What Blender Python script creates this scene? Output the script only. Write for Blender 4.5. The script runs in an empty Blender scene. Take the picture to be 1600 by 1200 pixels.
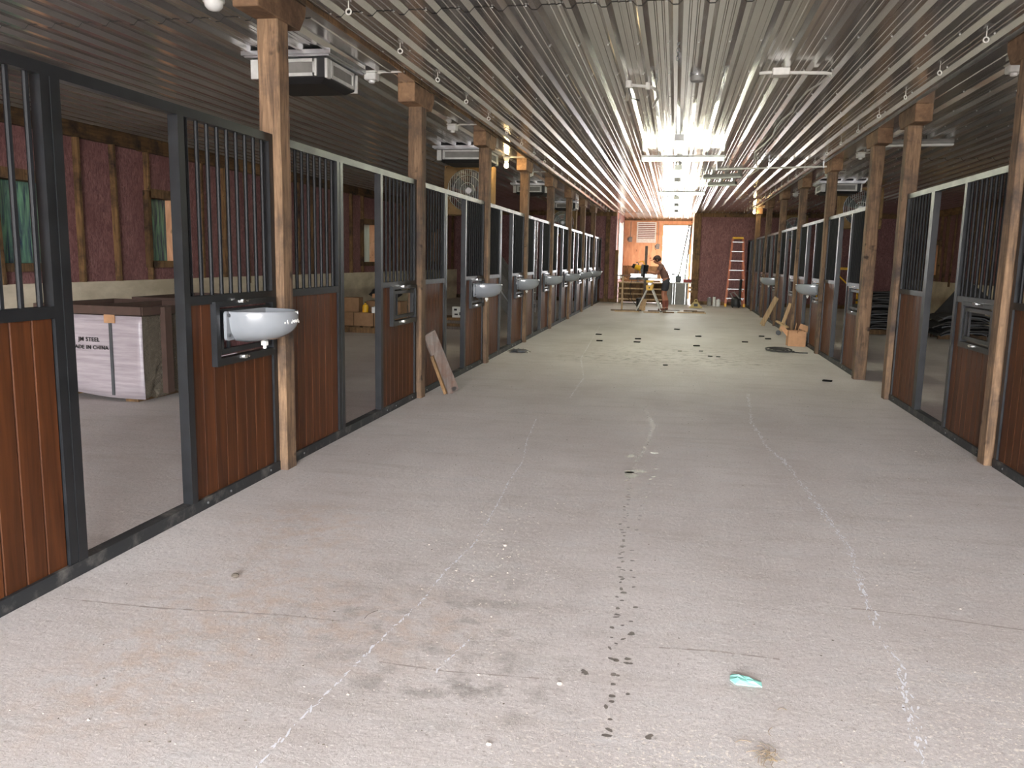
import bpy, bmesh, math, random
from mathutils import Vector, Matrix, Euler
random.seed(7)
sc = bpy.context.scene
COL = sc.collection

# ------------------------------------------------------------------ camera
H = 1.45
YAW, PITCH, ROLL, FPX = 0.191905, 0.152334, 0.0202603, 1280.0
cam_d = bpy.data.cameras.new('camera')
cam_d.sensor_fit = 'HORIZONTAL'; cam_d.sensor_width = 36.0
cam_d.lens = FPX / 1600 * 36.0
cam_d.clip_start = 0.05; cam_d.clip_end = 300
cam = bpy.data.objects.new('camera', cam_d); COL.objects.link(cam)
fwd = Vector((-math.sin(YAW) * math.cos(PITCH), math.cos(YAW) * math.cos(PITCH), -math.sin(PITCH)))
rt = Vector((math.cos(YAW), math.sin(YAW), 0)); up = rt.cross(fwd)
c_, s_ = math.cos(ROLL), math.sin(ROLL)
rt, up = c_ * rt + s_ * up, -s_ * rt + c_ * up
M = Matrix((rt, up, -fwd)).transposed().to_4x4(); M.translation = Vector((0, 0, H))
cam.matrix_world = M
sc.camera = cam

# ------------------------------------------------------------------ sky, portals, exposure
SKY = 38.0
w = bpy.data.worlds.new('sky'); sc.world = w; w.use_nodes = True
bg = w.node_tree.nodes['Background']
bg.inputs['Color'].default_value = (0.95, 0.965, 1.0, 1); bg.inputs['Strength'].default_value = SKY
sc.view_settings.view_transform = 'Standard'
try: sc.view_settings.look = 'None'
except Exception: pass
sc.view_settings.gamma = 1.0; sc.view_settings.use_curve_mapping = False
sc.view_settings.exposure = 0.55
sc.cycles.max_bounces = 8; sc.cycles.diffuse_bounces = 4; sc.cycles.glossy_bounces = 4; sc.cycles.transmission_bounces = 4
sc.cycles.sample_clamp_indirect = 6.0

def portal(name, loc, rot, sx, sy):
    # marks a real opening of the building for the sampler; gives off no light itself
    d = bpy.data.lights.new(name, 'AREA'); d.shape = 'RECTANGLE'; d.size = sx; d.size_y = sy
    d.cycles.is_portal = True
    o = bpy.data.objects.new(name, d); o.location = loc; o.rotation_euler = rot; COL.objects.link(o)
Y_BACK = -5.0
portal('barn_door_sky_portal', (0, Y_BACK, 1.5), (math.radians(90), 0, 0), 4.9, 3.0)
portal('far_door_sky_portal', (0, 33.35, 1.75), (math.radians(-90), 0, 0), 1.05, 2.2)

# ------------------------------------------------------------------ key measures (metres)
XL, XR, ZC = -2.56, 2.365, 3.10          # stall front planes, ceiling
WL, WR = -7.8, 7.6                       # side walls
YF, YA = 29.0, 33.3                      # far wall, alcove back wall
AX0, AX1 = -2.05, 0.58                   # alcove sides

# ------------------------------------------------------------------ helpers
def S(r, g, b):
    f = lambda v: (v / 255 / 12.92) if v / 255 <= .04045 else ((v / 255 + .055) / 1.055) ** 2.4
    return (f(r), f(g), f(b), 1)

class MB:
    def __init__(s): s.v = []; s.f = []
    def add(s, vs, fs):
        n = len(s.v); s.v += [tuple(p) for p in vs]; s.f += [tuple(i + n for i in q) for q in fs]; return s
    def box(s, x0, x1, y0, y1, z0, z1, m=None):
        vs = [Vector((x, y, z)) for z in (z0, z1) for y in (y0, y1) for x in (x0, x1)]
        if m is not None: vs = [m @ p for p in vs]
        return s.add(vs, [(0, 2, 3, 1), (4, 5, 7, 6), (0, 1, 5, 4), (2, 6, 7, 3), (0, 4, 6, 2), (1, 3, 7, 5)])
    def bar(s, a, b, wx, wy, upv=(0, 0, 1)):
        # box of section wx * wy from a to b
        a, b = Vector(a), Vector(b); d = b - a; L = d.length; z = d.normalized()
        x = z.cross(Vector(upv))
        if x.length < 1e-4: x = z.cross(Vector((1, 0, 0)))
        x.normalize(); y = z.cross(x)
        m = Matrix((x, y, z)).transposed().to_4x4(); m.translation = a
        return s.box(-wx / 2, wx / 2, -wy / 2, wy / 2, 0, L, m)
    def cyl(s, a, b, r0, r1=None, n=10, cap=True):
        r1 = r0 if r1 is None else r1
        a, b = Vector(a), Vector(b); z = (b - a).normalized()
        x = z.cross(Vector((0, 0, 1)))
        if x.length < 1e-4: x = Vector((1, 0, 0))
        x.normalize(); y = z.cross(x)
        vs = []
        for p, r in ((a, r0), (b, r1)):
            for i in range(n):
                t = 2 * math.pi * i / n; vs.append(p + r * (math.cos(t) * x + math.sin(t) * y))
        fs = [(i, (i + 1) % n, n + (i + 1) % n, n + i) for i in range(n)]
        if cap: fs += [tuple(reversed(range(n))), tuple(range(n, 2 * n))]
        return s.add(vs, fs)
    def tube(s, pts, r, n=6):
        pts = [Vector(p) for p in pts]; vs = []; prev = None
        for i, p in enumerate(pts):
            t = (pts[min(i + 1, len(pts) - 1)] - pts[max(i - 1, 0)]).normalized()
            x = prev - t * prev.dot(t) if prev is not None else t.cross(Vector((0, 0, 1)))
            if x.length < 1e-4: x = t.cross(Vector((1, 0, 0)))
            x.normalize(); prev = x; y = t.cross(x)
            rr = r[i] if isinstance(r, (list, tuple)) else r
            for k in range(n):
                a = 2 * math.pi * k / n; vs.append(p + rr * (math.cos(a) * x + math.sin(a) * y))
        fs = []
        for i in range(len(pts) - 1):
            for k in range(n):
                fs.append((i * n + k, i * n + (k + 1) % n, (i + 1) * n + (k + 1) % n, (i + 1) * n + k))
        fs += [tuple(reversed(range(n))), tuple(range((len(pts) - 1) * n, len(pts) * n))]
        return s.add(vs, fs)
    def lathe(s, prof, c=(0, 0, 0), n=16):
        c = Vector(c); vs = []; fs = []
        for r, z in prof:
            for i in range(n):
                t = 2 * math.pi * i / n; vs.append(c + Vector((r * math.cos(t), r * math.sin(t), z)))
        for j in range(len(prof) - 1):
            for i in range(n):
                fs.append((j * n + i, j * n + (i + 1) % n, (j + 1) * n + (i + 1) % n, (j + 1) * n + i))
        fs += [tuple(reversed(range(n))), tuple(range((len(prof) - 1) * n, len(prof) * n))]
        return s.add(vs, fs)
    def prism(s, poly, axis, a, b):
        # poly: 2-D points in the two other axes (in x,y,z order), extruded a..b along axis
        def P(p, t):
            return {'x': (t, p[0], p[1]), 'y': (p[0], t, p[1]), 'z': (p[0], p[1], t)}[axis]
        n = len(poly)
        vs = [P(p, a) for p in poly] + [P(p, b) for p in poly]
        fs = [(i, (i + 1) % n, n + (i + 1) % n, n + i) for i in range(n)] + [tuple(reversed(range(n))), tuple(range(n, 2 * n))]
        return s.add(vs, fs)
    def sphere(s, c, r, nu=10, nv=6, sc_=(1, 1, 1), z0=-1.0, z1=1.0):
        prof = []
        for j in range(nv + 1):
            t = math.asin(z0) + (math.asin(z1) - math.asin(z0)) * j / nv
            prof.append((max(r * math.cos(t), 1e-4), r * math.sin(t)))
        k = len(s.v); s.lathe(prof, (0, 0, 0), nu)
        for i in range(k, len(s.v)):
            p = s.v[i]; s.v[i] = (c[0] + p[0] * sc_[0], c[1] + p[1] * sc_[1], c[2] + p[2] * sc_[2])
        return s
    def mesh(s, name, mat, smooth=False):
        me = bpy.data.meshes.new(name); me.from_pydata(s.v, [], s.f)
        bm = bmesh.new(); bm.from_mesh(me); bmesh.ops.recalc_face_normals(bm, faces=bm.faces)
        bm.to_mesh(me); bm.free()
        if mat: me.materials.append(mat)
        if smooth:
            me.polygons.foreach_set('use_smooth', [True] * len(me.polygons))
            try: me.set_sharp_from_angle(angle=math.radians(40))
            except Exception: pass
        me.update()
        return me
    def build(s, name, mat, parent=None, smooth=False, bevel=0, loc=None, rot=None):
        return link(name, s.mesh(name, mat, smooth), parent, loc, rot, bevel)

def link(name, me, parent=None, loc=None, rot=None, bevel=0):
    o = bpy.data.objects.new(name, me); COL.objects.link(o)
    if parent: o.parent = parent
    if loc is not None: o.location = loc
    if rot is not None: o.rotation_euler = rot
    if bevel:
        b = o.modifiers.new('bevel', 'BEVEL'); b.width = bevel; b.segments = 1; b.limit_method = 'ANGLE'
    return o
def empty(name, loc=(0, 0, 0), rz=0):
    o = bpy.data.objects.new(name, None); o.location = loc; o.rotation_euler = (0, 0, rz)
    o.empty_display_size = .1; COL.objects.link(o); return o
def tag(o, label=None, cat=None, group=None, kind=None):
    if label: o['label'] = label
    if cat: o['category'] = cat
    if group: o['group'] = group
    if kind: o['kind'] = kind
    return o
def thing(name, label, cat, loc=(0, 0, 0), rz=0, group=None):
    return tag(empty(name, loc, rz), label, cat, group)
def structure(name, loc=(0, 0, 0)): return tag(empty(name, loc), kind='structure')
def copy_tree(o, parent=None):
    c = o.copy(); COL.objects.link(c); c.parent = parent
    for ch in list(o.children): copy_tree(ch, c)
    return c
ORD = ['first', 'second', 'third', 'fourth', 'fifth', 'sixth', 'seventh', 'eighth', 'ninth', 'tenth', 'eleventh', 'twelfth', 'thirteenth', 'fourteenth', 'fifteenth', 'sixteenth', 'seventeenth', 'eighteenth', 'nineteenth', 'twentieth', 'twenty-first', 'twenty-second']

# ------------------------------------------------------------------ materials
def nmat(name):
    m = bpy.data.materials.new(name); m.use_nodes = True
    nt = m.node_tree; return m, nt, nt.nodes['Principled BSDF']
def N(nt, t, **kw):
    n = nt.nodes.new(t)
    for k, v in kw.items(): setattr(n, k, v)
    return n
def mix(nt, fac, a, b, mode='MIX'):
    n = nt.nodes.new('ShaderNodeMix'); n.data_type = 'RGBA'; n.blend_type = mode
    for sock, v in ((n.inputs[0], fac), (n.inputs[6], a), (n.inputs[7], b)):
        if isinstance(v, (int, float)): sock.default_value = v
        elif isinstance(v, tuple): sock.default_value = v
        else: nt.links.new(v, sock)
    return n.outputs[2]
def ramp(nt, fac, p0, p1, c0=(0, 0, 0, 1), c1=(1, 1, 1, 1)):
    r = nt.nodes.new('ShaderNodeValToRGB'); r.color_ramp.elements[0].position = p0; r.color_ramp.elements[1].position = p1
    r.color_ramp.elements[0].color = c0; r.color_ramp.elements[1].color = c1
    nt.links.new(fac, r.inputs[0]); return r.outputs[0]
def coords(nt, scale=(1, 1, 1), kind='Object', rand=0):
    tc = N(nt, 'ShaderNodeTexCoord'); mp = N(nt, 'ShaderNodeMapping'); mp.inputs['Scale'].default_value = scale
    src = tc.outputs[kind]
    if rand:
        oi = N(nt, 'ShaderNodeObjectInfo'); va = N(nt, 'ShaderNodeVectorMath', operation='MULTIPLY_ADD')
        cx = N(nt, 'ShaderNodeCombineXYZ')
        for i in range(3): nt.links.new(oi.outputs['Random'], cx.inputs[i])
        nt.links.new(cx.outputs[0], va.inputs[0]); va.inputs[1].default_value = (rand, rand * .7, rand * .3); nt.links.new(src, va.inputs[2])
        src = va.outputs[0]
    nt.links.new(src, mp.inputs['Vector']); return mp.outputs[0]
def noise(nt, vec, scale, detail=4, rough=.55, dist=0):
    n = N(nt, 'ShaderNodeTexNoise'); n.inputs['Scale'].default_value = scale; n.inputs['Detail'].default_value = detail
    n.inputs['Roughness'].default_value = rough; n.inputs['Distortion'].default_value = dist
    nt.links.new(vec, n.inputs['Vector']); return n.outputs['Fac']
def bump(nt, bs, h, strength=.3, dist=.01):
    b = N(nt, 'ShaderNodeBump'); b.inputs['Strength'].default_value = strength; b.inputs['Distance'].default_value = dist
    nt.links.new(h, b.inputs['Height']); nt.links.new(b.outputs[0], bs.inputs['Normal'])
def plain(name, c, rough=.5, metal=0, spec=.5, var=.12, scale=12, coat=0):
    m, nt, bs = nmat(name)
    v = coords(nt, rand=9); n = noise(nt, v, scale, 3)
    lo = tuple(x * (1 - var) for x in c[:3]) + (1,); hi = tuple(min(1, x * (1 + var)) for x in c[:3]) + (1,)
    nt.links.new(ramp(nt, n, .3, .7, lo, hi), bs.inputs['Base Color'])
    bs.inputs['Roughness'].default_value = rough; bs.inputs['Metallic'].default_value = metal
    bs.inputs['Specular IOR Level'].default_value = spec; bs.inputs['Coat Weight'].default_value = coat
    return m
def wood(name, c1, c2, stretch=(14, 14, 1.2), scale=2.2, rough=.7, bumps=.35, knots=True, stain=None, spec=.4, rvar=.25):
    m, nt, bs = nmat(name)
    v = coords(nt, stretch, rand=11)
    g = noise(nt, v, scale, 6, .65, .6)
    base = ramp(nt, g, .3, .72, c1, c2)
    v2 = coords(nt, rand=5)
    if stain:
        st = ramp(nt, noise(nt, v2, 2.2, 6, .68), .47, .68)
        base = mix(nt, st, base, stain)
    if knots:
        k = ramp(nt, noise(nt, v2, 7, 2), .66, .74)
        base = mix(nt, k, base, tuple(x * .45 for x in c1[:3]) + (1,))
    oi = N(nt, 'ShaderNodeObjectInfo')
    mr = N(nt, 'ShaderNodeMapRange'); mr.inputs['To Min'].default_value = 1 - rvar; mr.inputs['To Max'].default_value = 1 + rvar
    nt.links.new(oi.outputs['Random'], mr.inputs['Value'])
    cc = N(nt, 'ShaderNodeCombineColor')
    for i in range(3): nt.links.new(mr.outputs[0], cc.inputs[i])
    base = mix(nt, 1.0, base, cc.outputs[0], 'MULTIPLY')
    nt.links.new(base, bs.inputs['Base Color'])
    bs.inputs['Roughness'].default_value = rough; bs.inputs['Specular IOR Level'].default_value = spec
    if bumps: bump(nt, bs, g, bumps, .006)
    return m

M_POST = wood('rough_sawn_post', S(70, 54, 40), S(140, 112, 85), stain=S(62, 52, 46), rough=.8)
M_POST2 = wood('end_grain_cap', S(104, 78, 56), S(150, 118, 88), stretch=(5, 5, 5), stain=S(78, 56, 40), rough=.8)
M_TIMBER = wood('dark_timber', S(80, 60, 40), S(140, 108, 72), stain=S(52, 41, 31), rough=.85)
M_PLATE = wood('top_plate_timber', S(74, 54, 34), S(138, 104, 66), stretch=(6, 1, 10), stain=S(30, 26, 23), rough=.85, rvar=.4)
M_STUD = wood('wall_stud_timber', S(76, 56, 36), S(138, 106, 68), stain=S(44, 31, 25), rough=.85)
M_PLANK = wood('stained_hardwood_plank', S(56, 29, 14), S(98, 56, 28), stretch=(9, 9, .55), scale=2.0, rough=.5, bumps=.08, knots=False, rvar=.2, spec=.22)
M_PALE = wood('pale_scrap_wood', S(150, 122, 90), S(205, 176, 136), rough=.8)
M_GREYWD = wood('weathered_grey_board', S(84, 77, 72), S(124, 115, 108), stain=S(98, 70, 54), rough=.85)
M_PLY = wood('bare_plywood', S(206, 148, 110), S(240, 190, 150), stretch=(3, 3, .8), rough=.8)
M_CARD = plain('brown_cardboard', S(176, 134, 98), .85)
M_CARD2 = plain('old_cardboard', S(150, 116, 84), .9)
M_WHITE = plain('white_plastic', S(215, 215, 210), .45)
M_PVC = plain('white_pvc', S(210, 208, 200), .4)
M_PORC = plain('white_enamel_bowl', S(130, 134, 138), .16, coat=.6, var=.03)
M_GALV = plain('galvanised_steel', S(190, 192, 195), .35, metal=1)
M_CHROME = plain('chrome_latch', S(225, 225, 225), .18, metal=1)
M_RUBBER = plain('black_rubber', S(52, 50, 48), .75, var=.35, scale=6)
M_BLACK = plain('black_plastic', S(32, 32, 33), .5)
M_YEL = plain('yellow_paint', S(232, 178, 30), .45)
M_ORANGE = plain('orange_fibreglass', S(196, 112, 78), .5)
M_ALU = plain('aluminium', S(165, 165, 163), .35, metal=.9)
M_RED = plain('red_plastic', S(140, 40, 34), .5)
M_STEELBR = plain('brown_primed_steel', S(78, 60, 52), .55)
M_TEAL = plain('teal_foam', S(150, 218, 205), .7, scale=40)
M_DARKGREY = plain('dark_grey_paint', S(74, 76, 78), .5)
M_GREYPANEL = plain('grey_panel', S(128, 126, 122), .6)
M_STRAW = plain('dry_straw', S(140, 122, 96), .9)
M_STONE = plain('pale_stone', S(178, 168, 158), .85, var=.3, scale=30)
M_CHALK = plain('white_chalk', S(236, 236, 240), .95, var=.02)
M_DIRT = plain('dark_dirt', S(92, 84, 74), .9)
M_INK = plain('black_stencil_ink', S(30, 28, 28), .8)

def m_frame():
    m, nt, bs = nmat('charcoal_powder_coat')
    v = coords(nt); n = noise(nt, v, 9, 4)
    nt.links.new(ramp(nt, n, .35, .75, S(21, 23, 25), S(30, 32, 35)), bs.inputs['Base Color'])
    nt.links.new(ramp(nt, n, .3, .7, (.33, .33, .33, 1), (.43, .43, .43, 1)), bs.inputs['Roughness'])
    bs.inputs['Specular IOR Level'].default_value = .45
    return m
M_FRAME = m_frame()
M_BAR = plain('charcoal_bar', S(21, 22, 24), .5, spec=.2)
def m_sill():
    m, nt, bs = nmat('dusty_sill')
    v = coords(nt); n = noise(nt, v, 6, 6, .7)
    nt.links.new(ramp(nt, n, .52, .8, S(36, 38, 40), S(118, 114, 108)), bs.inputs['Base Color'])
    bs.inputs['Roughness'].default_value = .6
    return m
M_SILL = m_sill()

def m_ceiling():
    m, nt, bs = nmat('galvanised_ceiling_sheet')
    v = coords(nt, (1, .5, 1), kind='Object', rand=20); n = noise(nt, v, 2.2, 3, .5)
    nt.links.new(ramp(nt, n, .3, .75, (.58, .565, .56, 1), (.65, .635, .63, 1)), bs.inputs['Base Color'])
    bs.inputs['Roughness'].default_value = .18
    bs.inputs['Metallic'].default_value = .86
    v2 = coords(nt, (1, .6, 1), rand=7); bump(nt, bs, noise(nt, v2, 5, 1), .03, .01)
    return m
M_CEIL = m_ceiling()

def m_osb():
    m, nt, bs = nmat('red_stained_osb')
    v = coords(nt, (1, 1, .3), rand=13); n = noise(nt, v, 22, 6, .75, 2.0)
    base = ramp(nt, n, .40, .62, S(98, 60, 60), S(150, 108, 106))
    st = noise(nt, coords(nt, (1, 1.3, .12), rand=17), 60, 4, .8, 3.0)
    base = mix(nt, ramp(nt, st, .57, .68), base, S(172, 138, 134))
    n2 = ramp(nt, noise(nt, coords(nt, rand=4), 2.2, 3), .45, .7)
    base = mix(nt, mix(nt, .55, (0, 0, 0, 1), n2), base, S(112, 72, 70))
    nt.links.new(base, bs.inputs['Base Color']); bs.inputs['Roughness'].default_value = .75
    bump(nt, bs, n, .25, .004)
    return m
M_OSB = m_osb()

def m_concrete_wall():
    m, nt, bs = nmat('cast_concrete_wall')
    v = coords(nt, (1, .6, 1.4)); n = noise(nt, v, 2.4, 8, .62)
    nt.links.new(ramp(nt, n, .35, .7, S(186, 174, 150), S(224, 212, 190)), bs.inputs['Base Color'])
    bs.inputs['Roughness'].default_value = .9; bump(nt, bs, noise(nt, v, 30, 4), .2, .01)
    return m
M_CONC = m_concrete_wall()

def m_floor():
    m, nt, bs = nmat('dusty_concrete_floor')
    v = coords(nt)
    big = noise(nt, coords(nt, (1, .55, 1)), .9, 6, .6)
    base = ramp(nt, big, .32, .7, S(190, 182, 178), S(214, 208, 205))
    mid = noise(nt, coords(nt, (.6, 1.5, 1)), 4.5, 7, .7)
    base = mix(nt, ramp(nt, mid, .5, .72), base, S(202, 198, 196))
    streak = noise(nt, coords(nt, (.45, 2.2, 1)), 2.6, 8, .72, .4)
    base = mix(nt, ramp(nt, streak, .50, .80, (0, 0, 0, 1), (.6, .6, .6, 1)), base, S(168, 158, 149))
    # fine dark grit
    grit = noise(nt, v, 55, 4, .75)
    base = mix(nt, ramp(nt, grit, .54, .70), base, S(166, 157, 151))
    pale = noise(nt, coords(nt, (1, 1.6, 1)), 38, 3, .7)
    base = mix(nt, ramp(nt, pale, .60, .70), base, S(230, 225, 221))
    # tan sawdust drifts near the left stall and darker scuffs mid aisle, in floor coordinates
    def blob(cx, cy, rx, ry, ns, lo, hi):
        tc = N(nt, 'ShaderNodeTexCoord'); mp = N(nt, 'ShaderNodeMapping')
        mp.inputs['Location'].default_value = (-cx / rx, -cy / ry, 0); mp.inputs['Scale'].default_value = (1 / rx, 1 / ry, 1)
        nt.links.new(tc.outputs['Object'], mp.inputs['Vector'])
        ln = N(nt, 'ShaderNodeVectorMath', operation='LENGTH'); nt.links.new(mp.outputs[0], ln.inputs[0])
        f = ramp(nt, ln.outputs['Value'], .25, 1.0, (1, 1, 1, 1), (0, 0, 0, 1))
        g = ramp(nt, noise(nt, v, ns, 5, .65), lo, hi)
        return mix(nt, 1.0, f, g, 'MULTIPLY')
    for cx, cy, rx, ry in ((-1.75, 3.1, .55, .9), (-1.72, 2.3, .5, .6), (-1.9, 4.0, .5, .5), (-1.1, 2.9, .7, .5)):
        base = mix(nt, blob(cx, cy, rx, ry, 9, .44, .85), base, S(190, 165, 145))
    for cx, cy, rx, ry in ((-.9, 3.0, .8, .9), (-.6, 2.5, .5, .3), (.1, 13.0, 2.2, 2.2), (-.8, 12.2, 1.4, .8), (.6, 12.3, 1.6, .6)):
        base = mix(nt, blob(cx, cy, rx, ry, 7, .50, .75), base, S(138, 132, 126))
    for cx, cy, rx, ry in ((1.35, 2.5, .9, 1.0), (.2, 2.2, .9, .4)):
        base = mix(nt, blob(cx, cy, rx, ry, 60, .55, .62), base, S(238, 230, 220))
    nt.links.new(base, bs.inputs['Base Color'])
    bs.inputs['Roughness'].default_value = .68; bs.inputs['Specular IOR Level'].default_value = .35
    bump(nt, bs, noise(nt, v, 24, 9, .8), .6, .014)
    return m
M_FLOOR = m_floor()
def m_ground():
    m, nt, bs = nmat('gravel_yard')
    n = noise(nt, coords(nt), 3, 8, .7)
    nt.links.new(ramp(nt, n, .3, .7, S(150, 142, 130), S(190, 182, 170)), bs.inputs['Base Color']); bs.inputs['Roughness'].default_value = .95
    return m
M_GROUND = m_ground()
def m_glow(name, c, e):
    m, nt, bs = nmat(name)
    bs.inputs['Base Color'].default_value = c; bs.inputs['Emission Color'].default_value = c; bs.inputs['Emission Strength'].default_value = e
    return m
def m_film(name, c, dark, fac=.10):
    m, nt, bs = nmat(name)
    n = noise(nt, coords(nt, (1, 7, .8), rand=3), 2.5, 5, .6, 1)
    col = ramp(nt, n, .35, .7, dark, c)
    nt.links.new(col, bs.inputs['Base Color']); bs.inputs['Roughness'].default_value = .35
    tr = N(nt, 'ShaderNodeBsdfTranslucent'); nt.links.new(col, tr.inputs['Color'])
    ms = N(nt, 'ShaderNodeMixShader'); ms.inputs[0].default_value = fac
    nt.links.new(bs.outputs[0], ms.inputs[1]); nt.links.new(tr.outputs[0], ms.inputs[2])
    nt.links.new(ms.outputs[0], nt.nodes['Material Output'].inputs['Surface'])
    return m
M_GREENFILM = m_film('green_plastic_sheet', S(118, 166, 136), S(24, 44, 80))
M_WHITEFILM = m_film('frosted_pane', S(200, 206, 200), S(160, 168, 160), .10)
M_CLEARFILM = m_film('thin_clear_sheet', S(245, 245, 245), S(225, 230, 225), .9)
def m_wrap():
    m, nt, bs = nmat('clear_shrink_wrap')
    n = noise(nt, coords(nt, (1, 1, 2.2)), 9, 5, .7, 1.5)
    bs.inputs['Base Color'].default_value = S(128, 120, 104); bs.inputs['Roughness'].default_value = .12
    bump(nt, bs, n, .9, .05)
    tp = N(nt, 'ShaderNodeBsdfTransparent'); ms = N(nt, 'ShaderNodeMixShader'); ms.inputs[0].default_value = .3
    nt.links.new(bs.outputs[0], ms.inputs[1]); nt.links.new(tp.outputs[0], ms.inputs[2])
    nt.links.new(ms.outputs[0], nt.nodes['Material Output'].inputs['Surface'])
    return m
M_WRAP = m_wrap()
def m_crate():
    m, nt, bs = nmat('whitewashed_crate_board')
    n = noise(nt, coords(nt, (1, 1, 14)), 2.2, 6, .65)
    nt.links.new(ramp(nt, n, .3, .7, S(146, 136, 140), S(184, 174, 178)), bs.inputs['Base Color'])
    bs.inputs['Roughness'].default_value = .35; bump(nt, bs, n, .15, .01)
    return m
M_CRATE = m_crate()

# ================================================================== STRUCTURE
gr = MB().box(-45, 45, -40, 80, -.6, -.05).build('ground', M_GROUND); tag(gr, kind='structure')
fl = MB().box(WL - .2, WR + .2, Y_BACK, YF + .1, -.3, 0).box(AX0 - .1, AX1 + .1, YF + .1, YA + .1, -.3, 0).build('floor', M_FLOOR)
tag(fl, kind='structure')

# ---- marks on the floor: chalk, damp spots, hairline joints
CHALK = {
 'A': [(-1.1, 1.96), (-1.1, 2.09), (-1.07, 2.42), (-1.03, 2.82), (-0.99, 3.14), (-0.98, 3.55), (-0.94, 3.91), (-0.97, 4.59), (-1.01, 5.25), (-1.01, 5.66), (-1.1, 6.32), (-1.18, 7.26)],
 'B': [(-1.03, 8.5), (-1.05, 10.07), (-1.31, 12.06), (-1.44, 15.1), (-1.57, 18.12)],
 'C': [(0.79, 2.43), (0.82, 2.64), (0.87, 2.99), (0.88, 3.34), (0.9, 3.74), (0.96, 4.3), (0.94, 4.72), (0.91, 5.22), (0.89, 5.77), (0.86, 6.23), (0.79, 6.64), (0.76, 7.7), (0.87, 9.43)],
 'D': [(-0.76, 2.61), (-0.7, 2.9)]}
def along(poly, step):
    for (x0, y0), (x1, y1) in zip(poly, poly[1:]):
        L = math.hypot(x1 - x0, y1 - y0); n = max(1, int(L / step))
        for i in range(n):
            t = (i + random.random()) / n
            yield x0 + (x1 - x0) * t, y0 + (y1 - y0) * t, math.atan2(y1 - y0, x1 - x0)
def fleck(mb, x, y, ln, wd, a, z, n=6):
    ca, sa = math.cos(a), math.sin(a); vs = []
    for k in range(n):
        t = 2 * math.pi * k / n; r = random.uniform(.6, 1.15)
        px, py = ln * r * math.cos(t), wd * r * math.sin(t)
        vs.append((x + px * ca - py * sa, y + px * sa + py * ca, z))
    mb.add(vs, [tuple(range(n))])
for k, poly in CHALK.items():
    mb = MB(); wide = {'A': .006, 'B': .010, 'C': .022, 'D': .004}[k]
    for x, y, a in along(poly, .016 if k != 'C' else .009):
        if math.sin(y * 5.1) * math.sin(y * 2.3 + 1) < -.55 and random.random() < .7: continue
        big = random.random() < .35
        fleck(mb, x + random.gauss(0, wide * .5), y + random.gauss(0, .01), random.uniform(.008, .022) * (1.3 if big else .6),
              random.uniform(.0022, .0045) * (1.3 if big else .7), a + random.gauss(0, .25), .0012 + random.random() * .0006)
    mb.build('chalk_line', M_CHALK, fl)
M_DAMP = plain('damp_concrete', S(112, 104, 98), .4, var=.15)
mb = MB()
DAMP_A = [(-0.13, 2.32), (-0.14, 2.62), (-0.16, 3.01), (-0.17, 3.44), (-0.19, 4.01), (-0.21, 4.66), (-0.23, 5.46), (-0.19, 6.03), (-0.14, 6.61), (-0.14, 7.42), (-0.25, 8.24)]
DAMP_B = [(-0.08, 2.59), (-0.1, 3.07), (-0.12, 3.42), (-0.14, 4.02), (-0.13, 4.68), (-0.08, 5.5), (-0.05, 6.39)]
for poly, st, w_ in ((DAMP_A, .05, .011), (DAMP_B, .13, .012)):
    for x, y, a in along(poly, st):
        fleck(mb, x + random.gauss(0, w_), y, random.uniform(.008, .019), random.uniform(.006, .014), random.random() * 3, .001, 7)
for x, y, r in ((-.24, 2.73, .015), (-.1, 3.07, .014), (-.23, 5.46, .045), (-.24, 5.55, .04), (-.22, 5.6, .05), (-.16, 5.62, .03), (-.01, 2.37, .013), (-.1, 2.83, .012), (-.26, 6.05, .04), (-.1, 6.2, .03)):
    for q in range(3): fleck(mb, x + random.gauss(0, r * .4), y + random.gauss(0, r * .4), r, r * .7, random.random() * 3, .001 + q * .0003, 9)
mb.build('damp_spots', M_DAMP, fl)
mb = MB()
for poly in ([(-2.45, 2.84), (-2.01, 2.85), (-1.67, 2.89)], [(-1.67, 2.89), (-1.47, 2.91), (-1.25, 2.91)], [(0.01, 2.98), (0.22, 3.0), (0.45, 2.99)], [(0.81, 3.54), (1.09, 3.53), (1.46, 3.48)], [(-0.98, 2.63), (-0.72, 2.62), (-0.36, 2.65)]):
    for (x0, y0), (x1, y1) in zip(poly, poly[1:]):
        for i in range(10):
            t0, t1 = i / 10, (i + 1) / 10; wv = random.uniform(.001, .006)
            xa, ya, xb, yb = x0 + (x1 - x0) * t0, y0 + (y1 - y0) * t0, x0 + (x1 - x0) * t1, y0 + (y1 - y0) * t1
            mb.add([(xa, ya - wv, .0009), (xb, yb - wv, .0009), (xb, yb + wv, .0009), (xa, ya + wv, .0009)], [(0, 1, 2, 3)])
mb.build('slab_crack', plain('crack_shadow_dust', S(170, 160, 153), .95), fl)

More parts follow.
